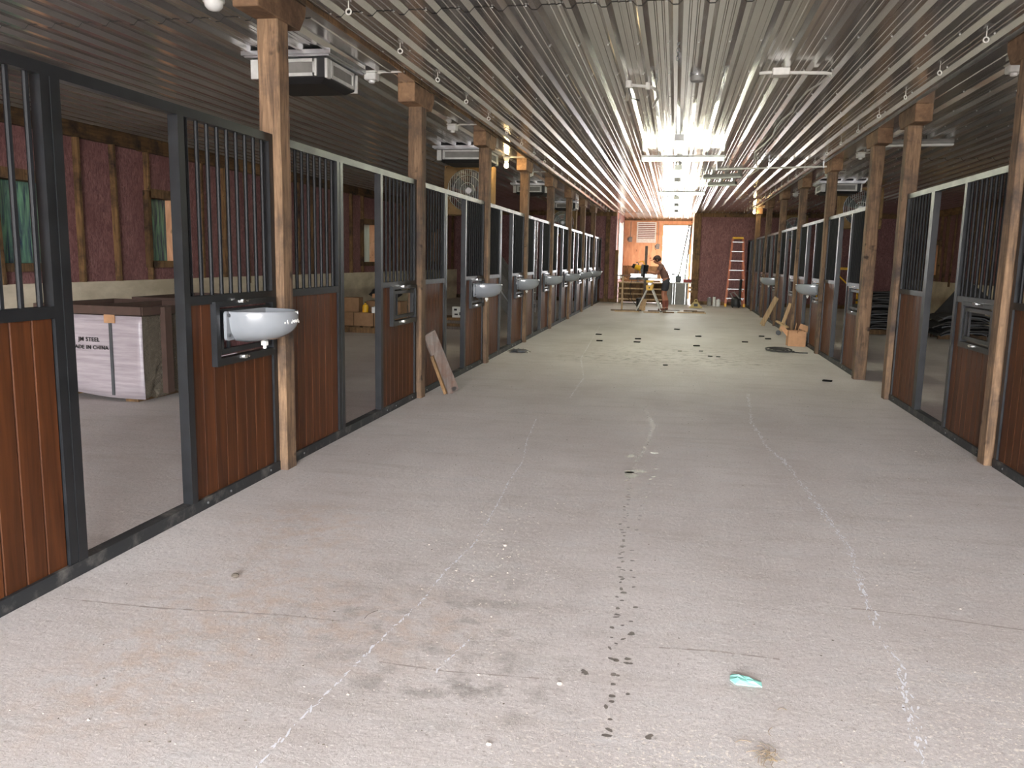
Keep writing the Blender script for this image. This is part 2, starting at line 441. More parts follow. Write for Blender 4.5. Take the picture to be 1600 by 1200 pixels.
# ---- ceiling: ribbed steel sheets laid edge to edge
ce = structure('ceiling')
PW, PL = .9144, 4.2
def sheet_mesh(length, name):
    prof = []
    for k in range(4):
        x = k * PW / 4
        prof += [(x, 0)]
        for mx in (.035, .085): prof += [(x + mx, 0), (x + mx + .006, -.003), (x + mx + .014, -.003), (x + mx + .02, 0)]
        prof += [(x + .128, 0), (x + .160, -.030), (x + .194, -.030), (x + .226, 0)]
    prof += [(PW, 0)]
    n = len(prof)
    vs = [(x, 0, z) for x, z in prof] + [(x, length, z) for x, z in prof]
    return MB().add(vs, [(i, i + 1, n + i + 1, n + i) for i in range(n - 1)]).mesh(name, M_CEIL)
SHEETS = {}
XS0 = WL + .0
ncol = int((WR - WL) / PW) + 1
y = 1.43 - PL - .3
y = Y_BACK
rows = [(Y_BACK, 1.43)] + [(1.43 + i * PL, 1.43 + (i + 1) * PL) for i in range(7)]
rows[-1] = (rows[-1][0], YF + .02)
for ri, (y0, y1) in enumerate(rows):
    L = round(y1 - y0 + .05, 3)
    if L not in SHEETS: SHEETS[L] = sheet_mesh(L, 'ceiling_sheet')
    for ci in range(ncol):
        link('ceiling_sheet', SHEETS[L], ce, (XS0 + ci * PW + .0, y0, ZC + .004 * (ri % 2)))
L = YA - YF + .1; SHEETS['a'] = sheet_mesh(L, 'ceiling_sheet')
for ci in range(3):
    link('ceiling_sheet', SHEETS['a'], ce, (AX0 - .03 + ci * PW, YF, ZC - .002))
# roof deck above keeps daylight out
MB().box(WL - .3, WR + .3, Y_BACK, YA + .2, ZC + .06, ZC + .16).build('ceiling_deck', M_TIMBER, ce)
# flat cover strip over each row of posts with a bare timber edge
for s, xc in ((1, -2.585), (-1, 2.39)):
    MB().box(xc - .115, xc + .115, Y_BACK, YF, ZC - .024, ZC - .004).build('beam_cover', M_CEIL, ce)
    MB().box(xc + s * .115 - .005, xc + s * .115 + .007, Y_BACK, YF, ZC - .032, ZC).build('beam_edge', M_TIMBER if s > 0 else M_GALV, ce)
mb = MB()
for i in range(28):
    yy = 1.43 + 1.05 * i
    if yy > YF - .2: break
    for ci in range(ncol * 4):
        x = XS0 + ci * PW / 4 + .118
        if -5.6 < x < 5.6 and yy > 4.5:
            mb.lathe([(.007, 0), (.007, -.004), (.003, -.007)], (x, yy, ZC), 5)
sr = mb.build('ceiling_screws', M_WHITE, ce); tag(sr, kind='stuff')

# ---- side walls: concrete kerb wall, red board between timber studs, timber plate under the ceiling
ZK = 1.02
def side_wall(name, xw, sgn, windows, seed, first):
    # sgn: +1 when the room lies towards +X of the wall plane
    wl = structure(name, (0, 0, 0))
    rnd = random.Random(seed)
    xo = xw - sgn * .22
    def bx(x0, x1, y0, y1, z0, z1): return MB().box(min(x0, x1), max(x0, x1), y0, y1, z0, z1)
    # concrete lower wall in cast lengths, standing proud of the boards
    yy = Y_BACK
    while yy < YF:
        y1 = min(yy + 2.44, YF)
        bx(xo, xw + sgn * .05, yy + .004, y1 - .004, 0, ZK).build('concrete_wall_section', M_CONC, wl); yy = y1
    # studs
    ys = []; yy = first
    while yy > Y_BACK + .3: yy -= .72
    while yy < YF:
        ys.append(yy); yy += .72
    ys = [Y_BACK] + [q for q in ys if q > Y_BACK + .1] + [YF]
    cuts = sorted(windows)
    edges = sorted(set([q for q in ys if not any(a - .1 < q < b + .1 for a, b, *_ in cuts)] + [e for a, b, *_ in cuts for e in (a, b)]))
    for a, b in zip(edges, edges[1:]):
        win = [c for c in cuts if abs(c[0] - a) < 1e-6 and abs(c[1] - b) < 1e-6]
        if win:
            z0, z1 = win[0][2], win[0][3]
            bx(xw - sgn * .05, xw - sgn * .02, a, b, ZK, z0).build('wall_board', M_OSB, wl)
            bx(xw - sgn * .05, xw - sgn * .02, a, b, z1, 2.94).build('wall_board', M_OSB, wl)
        else:
            bx(xw - sgn * .05, xw - sgn * .02 + sgn * rnd.uniform(-.004, .004), a + .002, b - .002, ZK, 2.94).build('wall_board', M_OSB, wl)
    for q in edges[1:-1]:
        wd = rnd.uniform(.03, .05); drop = rnd.choice((0, 0, 0, .12)); lean = rnd.uniform(-.012, .012)
        is_w = any(abs(q - a) < 1e-6 or abs(q - b) < 1e-6 for a, b, *_ in cuts)
        lo = ZK - (0 if is_w else drop)
        MB().bar((xw + sgn * (.02 if not drop else .075), q + lean, lo), (xw + sgn * .02, q - lean, 2.92), wd, .08 if not drop else .045, (1, 0, 0)).build('stud', M_STUD, wl)
    yy = Y_BACK
    while yy < YF:
        y1 = min(yy + rnd.uniform(2.2, 3.8), YF)
        bx(xw - sgn * .05, xw + sgn * rnd.uniform(.05, .075), yy, y1 - .006, 2.90 + rnd.uniform(-.015, .015), ZC).build('top_plate', M_PLATE, wl); yy = y1
    return wl
WINL = [(8.35, 9.27, 1.27, 2.26), (11.22, 11.90, 1.30, 2.24), (19.86, 20.78, 1.28, 2.24), (25.6, 26.4, 1.28, 2.24)]
WINR = [(6.0, 6.8, 1.2, 2.1), (8.9, 9.7, 1.2, 2.1), (11.8, 12.6, 1.2, 2.1), (14.7, 15.5, 1.2, 2.1), (17.6, 18.4, 1.2, 2.1), (20.5, 21.3, 1.2, 2.1), (26.3, 27.0, 1.2, 2.1)]
side_wall('wall_left', WL, 1, WINL, 3, 9.75)
side_wall('wall_right', WR, -1, WINR, 5, 9.9)
def window(n, xw, sgn, win, mat):
    y0, y1, z0, z1 = win
    wn = structure('window_%d' % n)
    def bx(x0, x1, a, b, c, d): return MB().box(min(x0, x1), max(x0, x1), a, b, c, d)
    o, i = xw - sgn * .22, xw + sgn * .06
    bx(o, i, y0 - .01, y1 + .01, z1, z1 + .13).build('window_head', M_TIMBER, wn)
    bx(o, i, y0 - .01, y1 + .01, z0 - .10, z0).build('window_sill', M_TIMBER, wn)
    bx(o, i, y0 - .05, y0 + .025, z0 - .1, z1 + .1).build('window_jamb', M_STUD, wn)
    bx(o, i, y1 - .025, y1 + .05, z0 - .1, z1 + .1).build('window_jamb', M_PLY, wn)
    bx(xw - sgn * .15, xw - sgn * .135, y0 + .025, y1 - .025, z0, z1).build('window_pane', mat, wn)
n = 0
for k, wv in enumerate(WINL): n += 1; window(n, WL, 1, wv, M_GREENFILM if k < 2 else M_WHITEFILM)
for k, wv in enumerate(WINR): n += 1; window(n, WR, -1, wv, M_WHITEFILM)
# light-tight cladding outside the boards, cut around the windows
def cladding(xw, sgn, wins, parent):
    x0, x1 = sorted((xw - sgn * .22, xw - sgn * .26))
    mb = MB(); e = Y_BACK
    for a, b, z0, z1 in sorted(wins):
        mb.box(x0, x1, e, a, 0, ZC + .1); mb.box(x0, x1, a, b, 0, z0); mb.box(x0, x1, a, b, z1, ZC + .1); e = b
    mb.box(x0, x1, e, YF + .3, 0, ZC + .1)
    mb.build('light_tight_cladding', M_GREYPANEL, parent)
cladding(WL, 1, WINL, bpy.data.objects['wall_left']); cladding(WR, -1, WINR, bpy.data.objects['wall_right'])

# ---- wall behind the camera, with the open barn door
wb = structure('wall_back')
MB().box(WL - .2, -2.45, Y_BACK - .15, Y_BACK, 0, ZC + .1).build('wall_board', M_OSB, wb)
MB().box(2.45, WR + .2, Y_BACK - .15, Y_BACK, 0, ZC + .1).build('wall_board', M_OSB, wb)
MB().box(-2.45, 2.45, Y_BACK - .15, Y_BACK, 3.0, ZC + .1).build('door_header', M_TIMBER, wb)

# ---- far wall with the alcove
wf = structure('wall_far')
for x0, x1 in ((WL - .1, AX0), (AX1, WR + .1)):
    k = max(1, round((x1 - x0) / 1.22)); st = (x1 - x0) / k
    for i in range(k):
        MB().box(x0 + i * st + .002, x0 + (i + 1) * st - .002, YF, YF + .04 , 0, ZC).build('wall_board', M_OSB, wf)
    MB().box(x0, x1, YF - .05, YF, 2.96, ZC - .005).build('top_plate', M_TIMBER, wf)
    MB().box(x0, x1, YF - .05, YF, 0.002, .12).build('bottom_plate', M_TIMBER, wf)
MB().box(WL - .1, AX0, YF + .04, YF + .2, 0, ZC + .1).box(AX1, WR + .1, YF + .04, YF + .2, 0, ZC + .1).build('light_tight_cladding', M_GREYPANEL, wf)
for x0, x1, z1 in ((-2.42, -2.27, ZC - .01), (AX0 - .02, AX0 + .10, 1.80), (AX1 - .02, AX1 + .22, ZC - .01)):
    MB().box(x0, x1, YF - .1, YF + .06, 0, z1).build('wall_post', M_TIMBER, wf, bevel=.008)
# alcove shell
wa = structure('wall_alcove')
def osbx(name, x0, x1, y0, y1, z0, z1, m): return MB().box(x0, x1, y0, y1, z0, z1).build(name, m, wa)
M_PINK = plain('faded_pink_board', S(196, 128, 112), .8, scale=5)
# left alcove wall with a window enlarged to brighten the alcove
osbx('alcove_side_board', AX0 - .1, AX0, YF + .2, YF + .9, 0, ZC, M_PINK)
osbx('alcove_side_board', AX0 - .1, AX0, YF + 3.1, YA, 0, ZC, M_OSB)
osbx('alcove_side_board', AX0 - .1, AX0, YF + .9, YF + 3.1, 0, .75, M_OSB)
osbx('alcove_side_board', AX0 - .1, AX0, YF + .9, YF + 3.1, 2.85, ZC, M_OSB)
osbx('alcove_side_frame', AX0 - .1, AX0 + .04, YF + .84, YF + .94, .7, 2.9, M_WHITE)
osbx('alcove_side_frame', AX0 - .1, AX0 + .04, YF + 3.06, YF + 3.16, .7, 2.9, M_WHITE)
wn = structure('window_%d' % (n + 1))
MB().box(AX0 - .06, AX0 - .05, YF + .94, YF + 3.06, .75, 2.85).build('window_pane', M_CLEARFILM, wn)
osbx('alcove_side_board', AX1, AX1 + .1, YF + .2, YA, 0, ZC, M_PLY)
# back wall: plywood, lower red board, door opening on the right
DX0, DX1, DZ = -.52, .50, 2.83
osbx('alcove_back_board', AX0, -.95, YA, YA + .06, 1.25, 2.45, M_PLY)
osbx('alcove_back_board', -.946, DX0, YA, YA + .06, 1.25, 2.45, M_PLY)
osbx('alcove_back_board', AX0, DX0, YA, YA + .06, 2.454, 3.02, M_PLY)
osbx('alcove_back_board', AX0, DX0, YA, YA + .07, 0, 1.246, M_TIMBER)
osbx('alcove_back_board', DX0, AX1, YA, YA + .06, DZ, 3.02, M_PLY)
osbx('alcove_back_board', DX1, AX1, YA, YA + .06, 0, DZ, M_PLY)
osbx('alcove_header', AX0, AX1, YA - .06, YA + .06, 3.02, ZC - .003, M_TIMBER)
osbx('light_tight_cladding', AX0 - .1, DX0, YA + .07, YA + .12, 0, ZC + .1, M_GREYPANEL); osbx('light_tight_cladding', DX1, AX1 + .1, YA + .07, YA + .12, 0, ZC + .1, M_GREYPANEL); osbx('light_tight_cladding', DX0, DX1, YA + .07, YA + .12, DZ, ZC + .1, M_GREYPANEL)  # added behind the boards to block sky leaking through their gaps
dr = structure('door_1')
MB().box(DX0 - .05, DX0, YA - .03, YA + .08, 0, DZ + .05).build('door_jamb', M_PALE, dr)
MB().box(DX1, DX1 + .05, YA - .03, YA + .08, 0, DZ + .05).build('door_jamb', M_PALE, dr)
MB().box(DX0, DX1, YA - .03, YA + .08, DZ, DZ + .05).build('door_head', M_PALE, dr)

# ================================================================== STALL FRONTS
FW = 2.84
def mk(name, mb, mat, **k): return mb.mesh(name, mat, **k)
ME = {}
ME['top_rail'] = mk('top_rail', MB().box(-.05, .0, 0, FW, 2.15, 2.20), M_FRAME)
ME['sill'] = mk('sill', MB().box(-.062, .004, 0, FW, .001, .066), M_SILL)
ME['stile'] = mk('stile', MB().box(-.05, 0, 0, .05, .066, 2.15), M_FRAME)
ME['jamb'] = mk('jamb', MB().box(-.055, .003, 0, .055, .066, 2.15), M_FRAME)
ME['mid_a'] = mk('mid_rail', MB().box(-.05, .0, .05, .865, 1.16, 1.21), M_FRAME)
ME['mid_b'] = mk('mid_rail', MB().box(-.05, .0, 1.86, FW - .05, 1.16, 1.21), M_FRAME)
ME['bar'] = mk('bar', MB().cyl((-.025, 0, 1.205), (-.025, 0, 2.155), .0125, n=8, cap=False), M_BAR, smooth=True)
def plank_mesh(z1, wdt):
    x0, x1, b = -.04, -.014, .005
    return MB().prism([(x0, .001), (x1 - b, .001), (x1, .001 + b), (x1, wdt - .001 - b), (x1 - b, wdt - .001), (x0, wdt - .001)], 'z', .066, z1).mesh('plank', M_PLANK)
PWA, PWB = .815 / 7, .93 / 8
ME['plank_a'] = plank_mesh(1.16, PWA); ME['plank_b'] = plank_mesh(1.16, PWB); ME['plank_s'] = plank_mesh(.81, PWB)
HU0, HU1 = 2.075, 2.79
hz0, hz1 = .80, 1.16
ME['hatch_frame'] = mk('hatch_frame', MB().box(-.03, .022, HU0, HU1, hz0, hz0 + .045).box(-.03, .022, HU0, HU1, hz1 - .02, hz1 + .01)
    .box(-.03, .022, HU0, HU0 + .04, hz0 + .045, hz1 - .02).box(-.03, .022, HU1 - .04, HU1, hz0 + .045, hz1 - .02), M_FRAME)
ME['hatch_leaf'] = mk('hatch_leaf', MB().box(-.012, .012, HU0 + .06, HU1 - .06, hz0 + .065, hz0 + .095).box(-.012, .012, HU0 + .06, HU1 - .06, hz1 - .065, hz1 - .035)
    .box(-.012, .012, HU0 + .06, HU0 + .09, hz0 + .095, hz1 - .065).box(-.012, .012, HU1 - .09, HU1 - .06, hz0 + .095, hz1 - .065)
    .box(-.008, .008, HU0 + .15, HU0 + .165, hz0 + .095, hz1 - .065), M_FRAME)
ME['latch'] = mk('latch', MB().cyl((.022, -.045, 0), (.022, .045, 0), .006, n=6).box(.018, .034, -.018, .018, -.010, .010).sphere((.03, .035, 0), .010, 6, 4), M_CHROME, smooth=True)
ME['hatch_board'] = mk('hatch_board', MB().box(-.035, -.028, HU0 + .05, HU1 - .05, hz0 + .05, hz1 - .03), M_OSB)
ME['bolt'] = mk('bolt', MB().cyl((.004, 0, 0), (.009, 0, 0), .007, n=6), M_GALV)

def stall_front(label, loc, rz, board=False, near=True):
    t = thing('stall_front', label, 'stall front', loc, rz, 'stall fronts along the aisle')
    link('top_rail', ME['top_rail'], t); link('sill', ME['sill'], t)
    link('stile', ME['stile'], t); link('stile', ME['stile'], t, (0, FW - .05, 0))
    link('stile', ME['stile'], t, (0, .865, 0)); link('jamb', ME['jamb'], t, (0, .917, 0)); link('jamb', ME['jamb'], t, (0, 1.805, 0))
    link('mid_rail', ME['mid_a'], t); link('mid_rail', ME['mid_b'], t)
    for i in range(8): link('bar', ME['bar'], t, (0, .05 + .815 * (i + .5) / 8, 0))
    for i in range(9): link('bar', ME['bar'], t, (0, 1.86 + .93 * (i + .5) / 9, 0))
    for i in range(7): link('plank', ME['plank_a'], t, (0, .05 + i * PWA, 0))
    for i in range(8):
        u = 1.86 + i * PWB
        link('plank', ME['plank_b'] if u + PWB < HU0 + .02 else ME['plank_s'], t, (0, u, 0))
    hf = link('hatch', ME['hatch_frame'], t)
    link('hatch_leaf', ME['hatch_leaf'], hf)
    if near:
        link('latch', ME['latch'], hf, (0, HU0 + .3, hz1 + .005)); link('latch', ME['latch'], hf, (0, HU0 + .3, hz0 + .03))
        for u in (.2, 1.95, 2.2, 2.7): link('bolt', ME['bolt'], t, (0, u, .034))
    if board: link('hatch_board', ME['hatch_board'], hf)
    return t
LY0 = [2.16 + 3.0 * k for k in range(9)]
side_word = 'left'
for k, y0 in enumerate(LY0):
    stall_front('%s black barred stall front from the camera along the left side' % ORD[k],
                (XL, y0, 0), 0, board=(k == 0), near=k < 6)
RY1 = [6.46, 9.48, 14.05, 17.05, 20.05, 23.05, 26.05, 29.05]
for k, y1 in enumerate(RY1):
    stall_front('%s black barred stall front from the camera along the right side' % ORD[k],
                (XR, y1, 0), math.pi, near=k < 5)

# ================================================================== TIMBER POSTS
def post_mesh(seed):
    # a rough sawn 145 mm post: faces slightly bowed, arrises chipped
    r = random.Random(seed); mb = MB(); hw = .0725; nz = 12; ring = 8; vs = []
    for j in range(nz + 1):
        z = 2.9 * j / nz; dx, dy = r.gauss(0, .0012), r.gauss(0, .0012)
        for k in range(4):
            sx, sy = ((-1, -1), (1, -1), (1, 1), (-1, 1))[k]; c = .006 + abs(r.gauss(0, .004))
            a, b = ((c, 0), (0, c)) if k in (1, 3) else ((0, c), (c, 0))
            vs.append((sx * (hw - a[0]) + dx, sy * (hw - a[1]) + dy, z)); vs.append((sx * (hw - b[0]) + dx, sy * (hw - b[1]) + dy, z))
    fs = [(j * 8 + i, j * 8 + (i + 1) % 8, (j + 1) * 8 + (i + 1) % 8, (j + 1) * 8 + i) for j in range(nz) for i in range(8)]
    fs += [tuple(range(8)), tuple(range(nz * 8, nz * 8 + 8))]
    return mb.add(vs, fs).mesh('post_shaft', M_POST)
PM = [post_mesh(i) for i in range(4)]
capm = MB().prism([(-.34, 2.9), (.22, 2.9), (.30, 3.0), (.32, ZC - .024), (-.34, ZC - .024)], 'x', -.085, .085).mesh('post_cap', M_POST2)
def post(label, x, y, k):
    t = thing('timber_post', label, 'post', (x, y, 0), 0, 'timber posts along the aisle')
    link('shaft', PM[k % 4], t); link('cap', capm, t, bevel=.006)
LP = [2.08] + [5.08 + 3.0 * k for k in range(8)]
for k, y in enumerate(LP[1:]):
    post('rough timber post with a cap block, %s from the camera on the left side' % ORD[k], -2.582, y, k)
RP = [6.56, 9.56, 11.13, 14.13, 17.13, 20.13, 23.13, 26.13]
for k, y in enumerate(RP):
    post('rough timber post with a cap block, %s from the camera on the right side' % ORD[k], 2.387, y, k + 1)

# ================================================================== FEED BOWLS
def bowl_mesh():
    # half-round tub: flat back on the hatch (u = local y), bulging out along +x
    nu, nv = 20, 9; A, B = .225, .315; ZR, D = 1.105, .19
    mb = MB(); vs = []; fs = []
    def ring(scale, z, off):
        out = []
        for i in range(nu + 1):
            t = math.pi * i / nu
            cx, cy = math.sin(t), -math.cos(t)
            out.append((.03 + off + max(0, (B * scale) * cx ** .85), A * scale ** .8 * cy, z))
        return out
    prof = []
    for j in range(nv + 1):                              # outside, from the rim down
        q = j / nv; s = max(0, 1 - (q ** 3.2)) ** .5 * .99 + .01
        prof.append((max(s, .30) if j < nv else .05, ZR - D * (q if j < nv else 1.0), 0))
    inner = [(.93, ZR - .002, .004), (.90, ZR - .03, .006), (.80, ZR - .09, .01), (.62, ZR - .14, .012), (.05, ZR - .16, .014)]
    rings = [ring(s, z, o) for s, z, o in reversed(prof)] + [ring(.985, ZR + .006, 0)] + [ring(.945, ZR + .006, .003)] + [ring(s, z, o) for s, z, o in inner]
    n = nu + 1
    for r in rings: vs += r
    for j in range(len(rings) - 1):
        for i in range(nu): fs.append((j * n + i, j * n + i + 1, (j + 1) * n + i + 1, (j + 1) * n + i))
    mb.add(vs, fs)
    return mb.mesh('basin', M_PORC, smooth=True)
BM = bowl_mesh()
bf = MB()
poly = []
for cx, cy, a0 in ((.235, 1.095, 0), (-.235, 1.095, 90), (-.235, .965, 180), (.235, .965, 270)):
    for q in range(4):
        a = math.radians(a0 + q * 30); poly.append((cx + .02 * math.cos(a), cy + .02 * math.sin(a)))
bf.prism(poly, 'x', .022, .040)
FM = bf.mesh('mounting_flange', M_PORC, smooth=True)
NB = MB().cyl((.14, 0, .900), (.14, 0, .925), .022, n=8).cyl((.14, 0, .880), (.14, 0, .900), .011, n=8).mesh('drain_plug', M_PVC, smooth=True)
BB = MB().cyl((.040, 0, 0), (.049, 0, 0), .011, n=6).mesh('bolt', M_DARKGREY)
# raised lettering on the nose of the tub: worn marks, not readable
lt = MB(); r_ = random.Random(4)
for i in range(9):
    if i == 2: continue
    a = math.radians(66 + i * 4.6) ; t = a
    for q in range(2):
        zz = 1.05 + r_.uniform(-.006, .006)
        ex = .03 + .312 * math.sin(t) ** .85 + .001; ey = -.224 * math.cos(t)
        lt.box(ex - .002, ex + .003, ey + q * .006 - .0018, ey + q * .006 + .0018, zz - .010 * r_.uniform(.5, 1), zz + .010 * r_.uniform(.4, 1))
LT = lt.mesh('raised_lettering', M_WHITE)
def bowl(label, loc, rz, near):
    t = thing('feed_bowl', label, 'feed bowl', loc, rz, 'pale grey feed bowls on the stall hatches')
    link('basin', BM, t); link('mounting_flange', FM, t); link('drain_plug', NB, t)
    if near:
        for u in (-.235, .235):
            for z in (.975, 1.09): link('bolt', BB, t, (0, u, z))
    if near == 2: link('raised_lettering', LT, t)
UB = 2.40
for i, k in enumerate((0, 2, 3, 4, 5, 6, 7)):
    lab = 'large glossy pale grey feed bowl nearest the camera on the left' if i == 0 else '%s pale grey feed bowl from the camera on the left row' % ORD[i]
    bowl(lab, (XL + .004, LY0[k] + UB, 0), 0, 2 if i == 0 else (1 if i < 4 else 0))
for k, lab in ((3, 'nearer pale grey feed bowl on the right row, above the cardboard box'), (5, 'farther pale grey feed bowl on the right row near the ladder')):
    bowl(lab, (XR - .004, RY1[k] - UB, 0), math.pi, 1 if k == 3 else 0)

# ================================================================== CEILING FIXTURES
M_LED = m_glow('lit_led_tube', (.94, .96, .76, 1), 50.0)
def led_batten(label, loc, rz, L=1.2):
    t = thing('led_batten', label, 'ceiling light', loc, rz, 'lit tube lights along the ceiling centre')
    MB().box(-.05, .05, -L / 2, L / 2, .0, .035).box(-.06, .06, -L / 2 - .02, -L / 2, -.05, .035).box(-.06, .06, L / 2, L / 2 + .02, -.05, .035).build('housing', M_WHITE, t)
    MB().cyl((-.025, -L / 2, -.025), (-.025, L / 2, -.025), .016, n=8).build('tube', M_LED, t, smooth=True)
    MB().cyl((.025, -L / 2, -.025), (.025, L / 2, -.025), .016, n=8).build('tube', M_LED, t, smooth=True)
    MB().cyl((0, -L * .3, .035), (0, -L * .3, .075), .012, n=6).cyl((0, L * .3, .035), (0, L * .3, .075), .012, n=6).build('hanger', M_GALV, t)
ZB = ZC - .095
LEDS = [(-.03, 11.5, 0, 1.2, 'along'), (.03, 13.05, 1, 1.2, 'across'), (-.03, 14.9, 0, 1.2, 'along'), (-.04, 17.0, 0, 1.2, 'along'), (.06, 19.5, 1, 1.0, 'across'), (-.05, 21.6, 0, 1.2, 'along'), (-.05, 24.2, 0, 1.2, 'along'), (-.05, 27.0, 0, 1.2, 'along')]
for k, (x, y, cr, L_, wd) in enumerate(LEDS):
    led_batten('glaring lit tube light %s the ceiling centre, %s from the camera' % (wd, ORD[k]), (x, y, ZB), cr * math.pi / 2, L_)

def unlit_batten(label, a, b):
    a, b = Vector(a), Vector(b); d = b - a
    t = thing('unlit_tube_light', label, 'ceiling light', (a + b) / 2, math.atan2(d.y, d.x) - math.pi / 2)
    L = d.length
    MB().prism([(-.06, .03), (-.03, .06), (.03, .06), (.06, .03), (.03, 0), (-.03, 0)], 'y', -L / 2, L / 2).build('housing', M_GREYPANEL, t)
    MB().cyl((-.03, -L / 2, -.014), (-.03, L / 2, -.014), .013, n=8).build('tube', M_WHITE, t, smooth=True)
    MB().cyl((.03, -L / 2, -.014), (.03, L / 2, -.014), .013, n=8).build('tube', M_WHITE, t, smooth=True)
unlit_batten('unlit tube light over the right stalls beside the second right post', (2.62, 11.8, ZC - .085), (3.42, 11.74, ZC - .085))
unlit_batten('unlit grey tube light right of the ceiling glare, farther one', (.58, 17.75, ZC - .085), (1.12, 17.5, ZC - .085))
unlit_batten('unlit grey tube light right of the ceiling glare, nearer one', (.45, 16.2, ZC - .085), (1.1, 15.9, ZC - .085))

def ceiling_unit(label, x0, x1, y0, full=True):
    dx = x1 - x0
    t = thing('ceiling_unit', label, 'air unit', ((x0 + x1) / 2, y0 + dx / 2, 0), 0, 'boxy air units hung below the stall ceiling')
    h = dx / 2
    MB().box(-h - .04, h + .04, -h - .04, h + .04, 3.045, ZC - .022).box(-h - .02, h + .02, -h - .02, h + .02, 3.03, 3.045).build('flange', M_GALV, t)
    m = MB(); vs = []
    for z, k in ((3.03, h - .03), (2.88, h - .04), (2.84, h - .10)):
        vs += [(-k, -k, z), (k, -k, z), (k, k, z), (-k, k, z)]
    m.add(vs, [(i, (i + 1) % 4, 4 + (i + 1) % 4, 4 + i) for i in range(4)] + [(4 + i, 4 + (i + 1) % 4, 8 + (i + 1) % 4, 8 + i) for i in range(4)] + [(0, 1, 2, 3), (8, 9, 10, 11)])
    m.build('body', M_BLACK, t)
    for q in range(4):
        R = Matrix.Rotation(q * math.pi / 2, 4, 'Z')
        p = MB(); k = h - .025
        p.box(-k + .10, k - .10, -k - .012, -k + .004, 2.885, 2.91, R).box(-k + .10, k - .10, -k - .012, -k + .004, 2.995, 3.02, R)
        p.box(-k + .08, -k + .115, -k - .012, -k + .004, 2.885, 3.02, R).box(k - .115, k - .08, -k - .012, -k + .004, 2.885, 3.02, R)
        f = p.build('louvre_frame', M_WHITE, t)
        MB().box(-k + .115, k - .115, -k - .002, -k + .004, 2.91, 2.995, R).build('louvre', M_GREYPANEL, f)
        MB().box(-k - .008, -k + .06, -k - .012, -k + .01, 2.87, 3.02, R).build('corner_strip', M_WHITE, t)
ceiling_unit('boxy grey air unit under the ceiling behind the nearest left post', -3.53, -2.83, 6.5)
ceiling_unit('boxy grey air unit under the ceiling between second and third left posts', -3.58, -2.78, 12.1)
ceiling_unit('boxy grey air unit under the ceiling behind the fourth left post', -3.58, -2.83, 18.0)
ceiling_unit('boxy grey air unit under the ceiling, farthest on the left', -3.52, -2.82, 23.5)
ceiling_unit('boxy dark air unit under the ceiling over the right stalls', 2.74, 3.52, 17.4)

# box fans: plywood housing with round shroud, guard and blades
def box_fan(label, loc, w_, mat):
    t = thing('box_fan', label, 'fan', loc, 0, 'plywood box fans hung over the stalls')
    h = w_ / 2; r = h * .86; n = 28
    vs = []; fs = []
    for yv in (0.0, .02):
        for i in range(n):
            a = 2 * math.pi * i / n; vs.append((r * math.cos(a), yv, r * math.sin(a)))
        for i in range(n):
            a = 2 * math.pi * i / n; m_ = max(abs(math.cos(a)), abs(math.sin(a))); vs.append((h * math.cos(a) / m_, yv, h * math.sin(a) / m_))
    for b in (0, 2 * n):
        for i in range(n): fs.append((b + i, b + (i + 1) % n, b + n + (i + 1) % n, b + n + i))
    for i in range(n):
        fs.append((i, (i + 1) % n, 2 * n + (i + 1) % n, 2 * n + i)); fs.append((n + i, n + (i + 1) % n, 3 * n + (i + 1) % n, 3 * n + i))
    MB().add(vs, fs).build('front_panel', mat, t)
    MB().box(-h, -h + .02, .02, .36, -h, h).box(h - .02, h, .02, .36, -h, h).box(-h + .02, h - .02, .02, .36, h - .02, h).box(-h + .02, h - .02, .02, .36, -h, -h + .02).build('housing', mat, t)
    g = MB()
    for i in range(-9, 10):
        x = r * i / 9.5; z = math.sqrt(max(0, r * r - x * x)); g.cyl((x, -.012, -z), (x, -.012, z), .0035, n=4, cap=False)
    for q in (.35, .7, .98):
        g.tube([(r * q * math.cos(2 * math.pi * i / 20), -.016, r * q * math.sin(2 * math.pi * i / 20)) for i in range(21)], .004, 4)
    g.build('guard', M_GALV, t)
    MB().cyl((0, .10, 0), (0, .2, 0), .09, n=14).build('motor', M_DARKGREY, t, smooth=True)
    MB().cyl((0, .06, 0), (0, .10, 0), .05, .09, n=14).build('hub', M_GALV, t, smooth=True)
    for k in range(4):
        R = Matrix.Rotation(k * math.pi / 2 + .5, 4, 'Y'); 
        vv = [R @ Vector(p) for p in ((-.04, .10, .06), (.05, .16, .06), (.12, .19, r * .9), (-.10, .09, r * .9))]
        vv += [p + Vector((0, .004, 0)) for p in vv]
        MB().add(vv, [(0, 1, 2, 3), (7, 6, 5, 4), (0, 4, 5, 1), (1, 5, 6, 2), (2, 6, 7, 3), (3, 7, 4, 0)]).build('blade', M_DARKGREY, t)
    for s in (-1, 1): MB().cyl((s * h * .8, .18, h), (s * h * .8, .18, ZC - loc[2] + .02), .008, n=5).build('hanger_rod', M_GALV, t)
M_FANPLY = wood('yellowed_plywood', S(116, 92, 58), S(150, 122, 82), stretch=(2, 2, 2), rough=.8)
box_fan('plywood box fan beside the third left post, nearest the camera', (-3.44, 13.5, 2.55), .80, M_FANPLY)
box_fan('plywood box fan far down the left side', (-3.35, 24.6, 2.52), .80, M_FANPLY)
box_fan('plywood box fan over the right stalls behind the third right post', (3.72, 18.4, 2.62), .84, M_FANPLY)
box_fan('small far box fan over the right stalls near the far wall', (3.6, 27.4, 2.55), .8, M_FANPLY)

